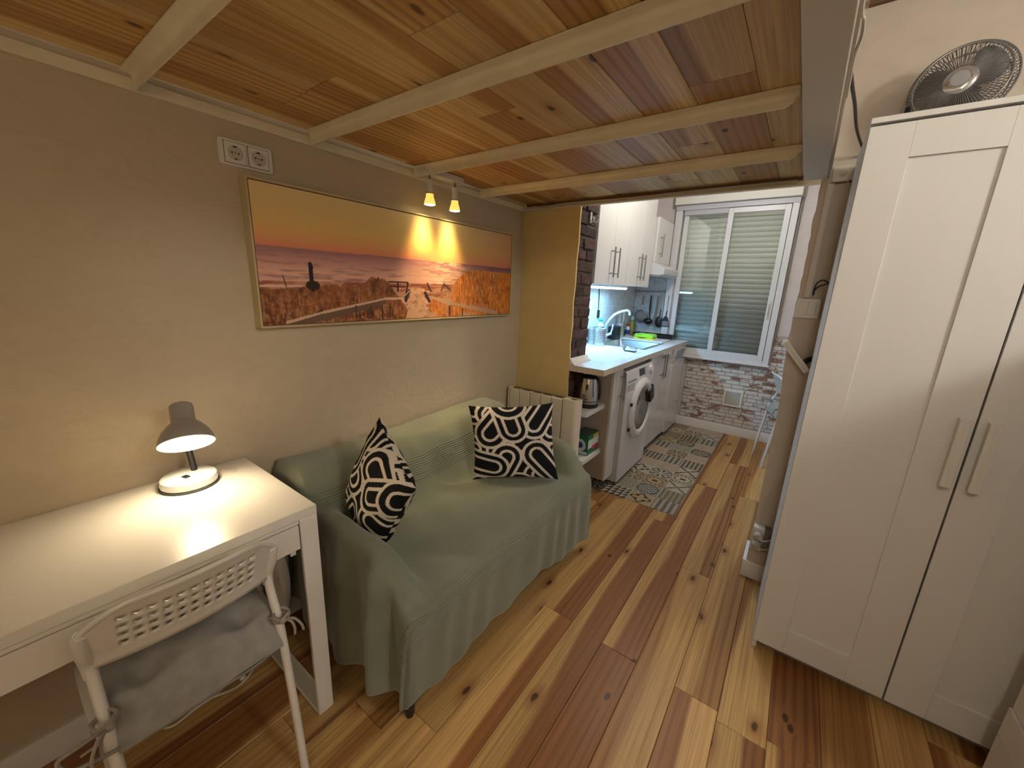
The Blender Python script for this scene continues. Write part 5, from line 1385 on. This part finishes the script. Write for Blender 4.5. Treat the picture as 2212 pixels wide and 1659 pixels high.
# ================================================================== PICTURE
PY0, PY1, PZ0, PZ1 = .458, 1.905, 1.2115, 1.696; PD = .045
pcx = thing('beach_picture', 'wide framed beach sunset photograph above the sofa', 'picture', (.01, 1.2, 1.207))
M_frame = mat('picture_frame_wood', (.60, .48, .26), .5)
def picture():
    nu, nv = 620, 210
    u = np.linspace(0, 1, nu); v = np.linspace(0, 1, nv)
    Uu, Vv = np.meshgrid(u, v, indexing='ij')
    r = np.random.default_rng(3)
    def fbm(fu, fv, seed, oct_=4):
        out = np.zeros_like(Uu); amp = 1; tot = 0
        rr = np.random.default_rng(seed)
        for o_ in range(oct_):
            nu_, nv_ = int(fu*2**o_)+2, int(fv*2**o_)+2
            g = rr.random((nu_+1, nv_+1))
            x = Uu*(nu_-1); y = Vv*(nv_-1); i = x.astype(int); j = y.astype(int); a = x-i; b = y-j
            a = a*a*(3-2*a); b = b*b*(3-2*b)
            out += amp*(g[i, j]*(1-a)*(1-b)+g[i+1, j]*a*(1-b)+g[i, j+1]*(1-a)*b+g[i+1, j+1]*a*b); tot += amp; amp *= .55
        return out/tot
    def C(*c): return np.array(s2l(c))
    def lerp(a, b, t): return a*(1-t[..., None])+b*t[..., None]
    hz_ = .575+.014*Uu
    t = np.clip((Vv-hz_)/(1-hz_), 0, 1)
    sky = lerp(np.broadcast_to(C(214, 128, 92), Uu.shape+(3,)), np.broadcast_to(C(222, 180, 100), Uu.shape+(3,)), np.clip(t*2.6, 0, 1))
    sky = lerp(sky, np.broadcast_to(C(226, 198, 140), Uu.shape+(3,)), np.clip(t*1.5-.5, 0, 1))
    sky = lerp(sky, np.broadcast_to(C(188, 120, 110), Uu.shape+(3,)), .55*np.clip((Uu-.72)/.28, 0, 1))
    sun = np.exp(-((Uu-.63)/.10)**2-((Vv-hz_)/.18)**2)
    sky = lerp(sky, np.broadcast_to(C(255, 205, 120), Uu.shape+(3,)), .55*sun)
    tw = np.clip((hz_-Vv)/.26, 0, 1)
    sea = lerp(np.broadcast_to(C(158, 106, 106), Uu.shape+(3,)), np.broadcast_to(C(216, 162, 138), Uu.shape+(3,)), np.clip(tw*1.4, 0, 1))
    wv = fbm(14, 46, 5); sea = lerp(sea, np.broadcast_to(C(130, 82, 84), Uu.shape+(3,)), .75*np.clip((wv-.52)*6, 0, 1)*(.3+.7*tw))
    sea = lerp(sea, np.broadcast_to(C(250, 196, 160), Uu.shape+(3,)), .8*np.exp(-((Uu-.62)/.09)**2)*np.clip((fbm(30, 60, 9)-.40)*5, 0, 1))
    sea = lerp(sea, np.broadcast_to(C(92, 66, 84), Uu.shape+(3,)), .75*np.clip((Uu-.72)/.15, 0, 1)*np.clip(1-tw*1.1, 0, 1))
    img = np.where((Vv > hz_)[..., None], sky, sea)
    shore = .325+.045*Uu
    sand = np.broadcast_to(C(150, 82, 58), Uu.shape+(3,))
    img = np.where(((Vv < shore) & (Vv > .2))[..., None], lerp(sand, np.broadcast_to(C(214, 160, 130), Uu.shape+(3,)), .6*np.clip((fbm(20, 30, 2)-.45)*5, 0, 1)), img)
    foam = np.abs(Vv-(shore-.037)) < .006+.004*fbm(30, 4, 6)
    img = np.where((foam & (Uu < .34))[..., None], C(222, 178, 150), img)
    # grass
    gL = np.interp(u, [0, .071, .158, .237, .28, .308, .336, .364, .393, .413, .445, .46], [.268, .272, .308, .308, .328, .399, .379, .358, .25, .187, .069, 0])[:, None]
    gL = gL + .035*(fbm(150, 2, 11)-.5) + .012*(np.random.default_rng(1).random((nu, 1))-.5)
    grn = .6*fbm(230, 16, 12, 3)+.4*fbm(110, 60, 14, 2); g2 = fbm(60, 18, 13)
    depth = np.clip(1-Vv/np.maximum(gL, .05), 0, 1)
    gcol = lerp(np.broadcast_to(C(150, 88, 48), Uu.shape+(3,)), np.broadcast_to(C(92, 52, 28), Uu.shape+(3,)), np.clip((g2-.35)*2.2, 0, 1))
    gcol = lerp(gcol, np.broadcast_to(C(200, 146, 96), Uu.shape+(3,)), np.clip((grn-.5)*5, 0, 1)*(.25+.5*depth))
    gcol = lerp(gcol, np.broadcast_to(C(60, 32, 18), Uu.shape+(3,)), .7*np.clip((.46-grn)*7, 0, 1)*depth)
    img = np.where((Vv < gL)[..., None], gcol, img)
    gR = np.interp(u, [.52, .527, .539, .60, .63, .672, .707, .783, 1], [0, .10, .19, .235, .27, .416, .493, .535, .522])[:, None] + .03*(fbm(130, 2, 21)-.5)
    rcol = lerp(np.broadcast_to(C(214, 122, 40), Uu.shape+(3,)), np.broadcast_to(C(140, 72, 26), Uu.shape+(3,)), np.clip((.5*fbm(60, 12, 22)+.5*fbm(220, 14, 25, 2)-.35)*2.4, 0, 1))
    rcol = lerp(rcol, np.broadcast_to(C(236, 176, 100), Uu.shape+(3,)), .55*np.clip((fbm(230, 20, 23, 3)-.52)*5, 0, 1))
    rcol = lerp(rcol, np.broadcast_to(C(196, 158, 132), Uu.shape+(3,)), .8*np.clip((fbm(10, 8, 24)-.55)*6, 0, 1)*np.clip((.35-Vv)*6, 0, 1))
    img = np.where(((Vv < gR) & (Uu > .52))[..., None], rcol, img)
    # sandy path
    pl = np.interp(v, [0, .21, .30], [.43, .447, .455])[None]; pr = np.interp(v, [0, .21, .30], [.525, .515, .513])[None]
    pe = .012*(fbm(60, 40, 33)-.5)
    img = np.where(((Uu > pl+pe) & (Uu < pr+pe) & (Vv < .30))[..., None], lerp(np.broadcast_to(C(214, 166, 128), Uu.shape+(3,)), np.broadcast_to(C(168, 116, 84), Uu.shape+(3,)), np.clip((fbm(60, 30, 31)-.45)*3, 0, 1)), img)
    AR = 1.455/.482
    def strip(pts, w0, w1, c):
        nonlocal img
        for (a, b), (a2, b2) in zip(pts[:-1], pts[1:]):
            dx_, dy_ = (a2-a)*AR, b2-b; l2 = dx_*dx_+dy_*dy_
            tt = np.clip((((Uu-a)*AR)*dx_+(Vv-b)*dy_)/l2, 0, 1)
            d = np.hypot((Uu-a)*AR-tt*dx_, Vv-b-tt*dy_)
            img = np.where((d < w0+(w1-w0)*tt)[..., None], np.array(s2l(c)), img)
    # boardwalk rails
    strip([(.06, -.03), (.153, .052), (.352, .168)], .040, .022, (112, 84, 66))
    strip([(.056, .013), (.153, .084), (.352, .194), (.43, .199)], .012, .008, (208, 172, 140))
    for a in (.25, .30, .34, .37): strip([(a, .13), (a, .02)], .008, .008, (84, 58, 44))
    strip([(.631, .12), (.631, .02)], .012, .012, (74, 52, 46)); strip([(.70, .08), (.70, .0)], .010, .010, (74, 52, 46))
    strip([(.533, .219), (.631, .150), (.91, .015)], .010, .030, (190, 150, 118))
    strip([(.369, .353), (.442, .353)], .008, .008, (60, 40, 34)); strip([(.369, .312), (.430, .312)], .006, .006, (70, 48, 40))
    strip([(.402, .35), (.401, .269)], .009, .009, (54, 36, 30)); strip([(.442, .35), (.429, .19)], .010, .010, (54, 36, 30))
    strip([(.447, .275), (.432, .175)], .016, .016, (66, 48, 42)); strip([(.425, .22), (.452, .28)], .006, .006, (196, 160, 130))
    strip([(.525, .353), (.540, .275)], .010, .010, (62, 44, 38)); strip([(.515, .255), (.533, .171)], .018, .018, (62, 44, 38))
    strip([(.514, .275), (.535, .272)], .006, .006, (200, 164, 132))
    strip([(.604, .353), (.637, .284)], .012, .012, (96, 66, 50)); strip([(.540, .226), (.597, .262), (.637, .284)], .007, .007, (150, 112, 86)); strip([(.60, .34), (.59, .28)], .008, .008, (70, 48, 40))
    # lonely post
    strip([(.1255, .467), (.127, .27)], .016, .018, (34, 24, 24)); strip([(.122, .30), (.136, .30)], .035, .035, (52, 34, 24)); strip([(.126, .44), (.131, .44)], .008, .008, (34, 24, 24))
    strip([(.055, .37), (.062, .27)], .004, .004, (80, 48, 36))
    strip([(.983, .615), (.983, .60)], .006, .006, (80, 50, 60))
    img = np.clip(img*1.2, 0, .92)
    P = np.stack([np.full_like(Uu, PD-.0035), PY0+.010+(PY1-PY0-.020)*Uu, PZ0+.010+(PZ1-PZ0-.020)*Vv], -1)
    return P, img
PP, PI_ = picture()
grid_object('print', PP, PI_, attr_mat('photo_print', .45, .35), pcx)
mb = MB().box(.001, PD, PY0, PY0+.006, PZ0, PZ1).box(.001, PD, PY1-.006, PY1, PZ0, PZ1).box(.001, PD, PY0+.006, PY1-.006, PZ0, PZ0+.006).box(.001, PD, PY0+.006, PY1-.006, PZ1-.006, PZ1)
mb.build('frame', M_frame, pcx)
MB().box(.004, PD-.004, PY0+.006, PY1-.006, PZ0+.006, PZ1-.006).build('backing', M_brown, pcx)

# ================================================================== SOCKETS AND SPOTLIGHTS
ds = thing('double_socket', 'cream double wall socket above the corner of the picture', 'socket', (.005, .485, 1.723))
mb = MB().prism(rrect(.408, .562, 1.7225, 1.7975, .008, 4), 'x', .0005, .010); mb.build('plate', M_plast, ds, bevel=.002)
for yc_ in (.4525, .5195):
    i_ = MB().prism(rrect(yc_-.0295, yc_+.0295, 1.7305, 1.7895, .003, 3), 'x', .010, .0125).build('insert', M_plast, ds, bevel=.001)
    mb = MB().box(.0100, .0104, yc_-.0312, yc_+.0312, 1.7288, 1.7912); mb.build('gap', mat('socket_gap', (.20, .14, .06), .8), ds)
    Mx = axis_frame((.0127, yc_, 1.760), (1, 0, 0))
    MB().lathe([(.0205, .0), (.0215, .0012), (.0195, .0012), (.0188, -.004), (.0010, -.0042)], 28, M=Mx).build('well', mat('socket_well', (.60, .54, .44), .4), i_)
    MB().lathe([(.0186, .0004), (.001, .0004)], 28, M=Mx).build('well_floor', mat('socket_well', (.60, .54, .44), .4), i_)
    for dy_, dz_, r in ((-.0095, 0, .0026), (.0095, 0, .0026)):
        MB().cyl((.0131, yc_+dy_, 1.760+dz_), (.0136, yc_+dy_, 1.760+dz_), r, n=10).build('pin_hole', M_dark, i_)
    MB().box(.0131, .0140, yc_-.005, yc_+.005, 1.7755, 1.7790).box(.0131, .0140, yc_-.004, yc_+.004, 1.7415, 1.7440).build('earth_clip', M_dark, i_)
    MB().cyl((.0131, yc_, 1.76), (.0134, yc_, 1.76), .002, n=10).build('screw', M_brown, i_)
sl_ = thing('spotlight_bar', 'white ceiling bar with two small lit spotlights above the picture', 'spotlight', (.085, 1.275, 1.86))
MB().box(.060, .110, 1.155, 1.397, 1.858, 1.8865).build('bar', mat('spot_white', (.72, .69, .64), .4), sl_, bevel=.002)
for y in (1.20, 1.325): MB().cyl((.085, y+.03, 1.8585), (.085, y+.03, 1.8575), .002, n=8).build('screw', M_dark, sl_)
for y in (1.192, 1.352):
    s_ = MB().cyl((.092, y, 1.835), (.092, y, 1.798), .0135, .0145, n=20).cyl((.092, y, 1.798), (.092, y, 1.782), .0145, .0165, n=20).build('spot', mat('spot_white', (.72, .69, .64), .4), sl_)
    MB().tube([(.092, y, 1.859), (.092, y, 1.852), (.088, y+.006, 1.846), (.092, y, 1.834)], .0042, 8).build('knuckle', M_handle, s_)
    MB().lathe([(.0165, .0), (.0172, -.001), (.0172, -.004), (.0165, -.005)], 20, o=(.092, y, 1.783)).build('collar', M_handle, s_)
    MB().lathe([(.0165, .0), (.017, -.012), (.023, -.030), (.0255, -.040), (.0250, -.046)], 24, o=(.092, y, 1.779)).build('reflector', mat('bulb_glass', (.80, .62, .20), .2, emit=(1.0, .66, .12), estr=.9), s_)
    MB().lathe([(.0248, -.0455), (.0200, -.0475), (.001, -.0485)], 24, o=(.092, y, 1.779)).build('lens', mat('bulb_lens', (1, .95, .8), .3, emit=(1.0, .84, .45), estr=14.0), s_)
    lamp('spot_light', 'SPOT', (.092, y, 1.724), 15.0, (1.0, .73, .36), .042, direction=(-.10, 0, -1), spot_size=math.radians(68), spot_blend=1.0)

# ================================================================== PATTERNED MAT
def mat_print():
    X0, X1, Y0_, Y1_ = .445, 1.105, 2.325, 4.282
    cw, chn = .165, .163
    nx, ny = 260, 760
    x = np.linspace(X0, X1, nx); y = np.linspace(Y0_, Y1_, ny)
    Xg, Yg = np.meshgrid(x, y, indexing='ij')
    ix = np.floor((X1-Xg)/cw).astype(int); iy = np.floor((Yg-Y0_)/chn).astype(int)
    a = np.mod((X1-Xg)/cw, 1)-.5; b = np.mod((Yg-Y0_)/chn, 1)-.5
    cream, dark, teal, tan, pink, blue = (np.array(s2l(c)) for c in ((190, 178, 154), (42, 46, 47), (92, 100, 94), (180, 156, 114), (176, 136, 122), (70, 84, 94)))
    img = np.zeros(Xg.shape+(3,)); r = np.random.default_rng(11)
    R_ = np.hypot(a, b); A_ = np.arctan2(b, a)
    def tri(f): return np.where((np.mod(a*f, 1)+np.mod(b*f, 1)) < 1, 1, 0)
    fixed = {(0, 0): 1, (1, 0): 2, (2, 0): 0, (0, 1): 5, (0, 2): 4, (1, 1): 7, (1, 2): 3, (0, 3): 3, (1, 3): 8, (2, 1): 6, (1, 5): 1, (0, 6): 9, (2, 4): 9, (0, 5): 5, (2, 2): 8}
    for i in range(0, 5):
        for j in range(0, 14):
            m = (ix == i) & (iy == j)
            if not m.any(): continue
            k = fixed.get((i, j), int(r.integers(0, 10)))
            base, ink = ((cream, dark), (cream, dark), (tan, teal), (cream, blue), (tan, dark), (cream, dark))[int(r.integers(0, 6))]
            if k in (0, 1): base, ink = cream, (dark if k == 0 else np.array(s2l((62, 74, 76))))
            if k == 0: f = tri(4)
            elif k == 1: f = np.where(np.mod(np.floor(a*4+b*8)+np.floor(b*8-a*4), 2) < 1, 1, 0)
            elif k == 2: f = np.where(np.abs(R_-.30-.10*np.cos(4*A_)) < .045, 1, np.where((np.abs(np.abs(a)-.17) < .075) & (np.abs(np.abs(b)-.17) < .075), 1, 0))
            elif k == 3: f = np.where((np.abs(R_-.36) < .035) & (np.mod(A_*12/(2*PI), 1) < .62), 1, np.where((np.abs(a) < .12) & (np.abs(b) < .08), 1, np.where(R_ > .47, .5, 0)))
            elif k == 4: f = np.where((np.abs(np.abs(a)-np.abs(b)) < .06) & (R_ > .14), 1, np.where((np.abs(a) < .1) & (np.abs(b) < .1), .7, np.where(np.maximum(np.abs(a), np.abs(b)) > .45, .6, 0)))
            elif k == 5: f = np.where(np.abs(np.mod(a*5+.5, 1)-.5) < .20, .9, np.where(np.abs(np.mod(b*5+.5, 1)-.5) < .16, .9, 0))
            elif k == 6: f = np.where(np.abs(np.mod(np.hypot(np.mod(a*3, 1)-.5, np.mod(b*3, 1)-.5)*4, 1)-.5) < .20, 1, 0)
            elif k == 7: f = np.where((np.sin(a*30)*np.sin(b*30) > .0) | (np.abs(R_-.44) < .03), 1, 0)
            elif k == 8: f = np.where((np.sin(A_*8) > .2) & (R_ < .42) & (R_ > .1), 1, np.where((np.abs(R_-.5) < .05), .8, 0))
            else: f = np.where(np.mod((a+b)*7, 1) < .5, .75, 0)
            if k == 9: base, ink = cream, (pink if r.random() < .5 else teal)
            f = np.asarray(f, float)[..., None]
            img = np.where(m[..., None], base*(1-f)+ink*f, img)
    line = (np.abs(np.abs(a)-.5) < .012) | (np.abs(np.abs(b)-.5) < .012)
    img = np.where(line[..., None], np.array(s2l((190, 182, 160))), img)
    img *= (.80+.06*r.random(Xg.shape))[..., None]
    return np.stack([Xg, Yg, np.full_like(Xg, .0022)], -1), img
MP, MI = mat_print()
km = thing('patterned_mat', 'patchwork patterned vinyl mat along the kitchen units', 'mat', (.775, 3.3, 0))
grid_object('print', MP, MI, attr_mat('vinyl_print', .45, .4), km)
MB().box(.445, 1.105, 2.325, 4.282, .0004, .0020).build('base', mat('mat_edge', (.05, .05, .045), .7), km)
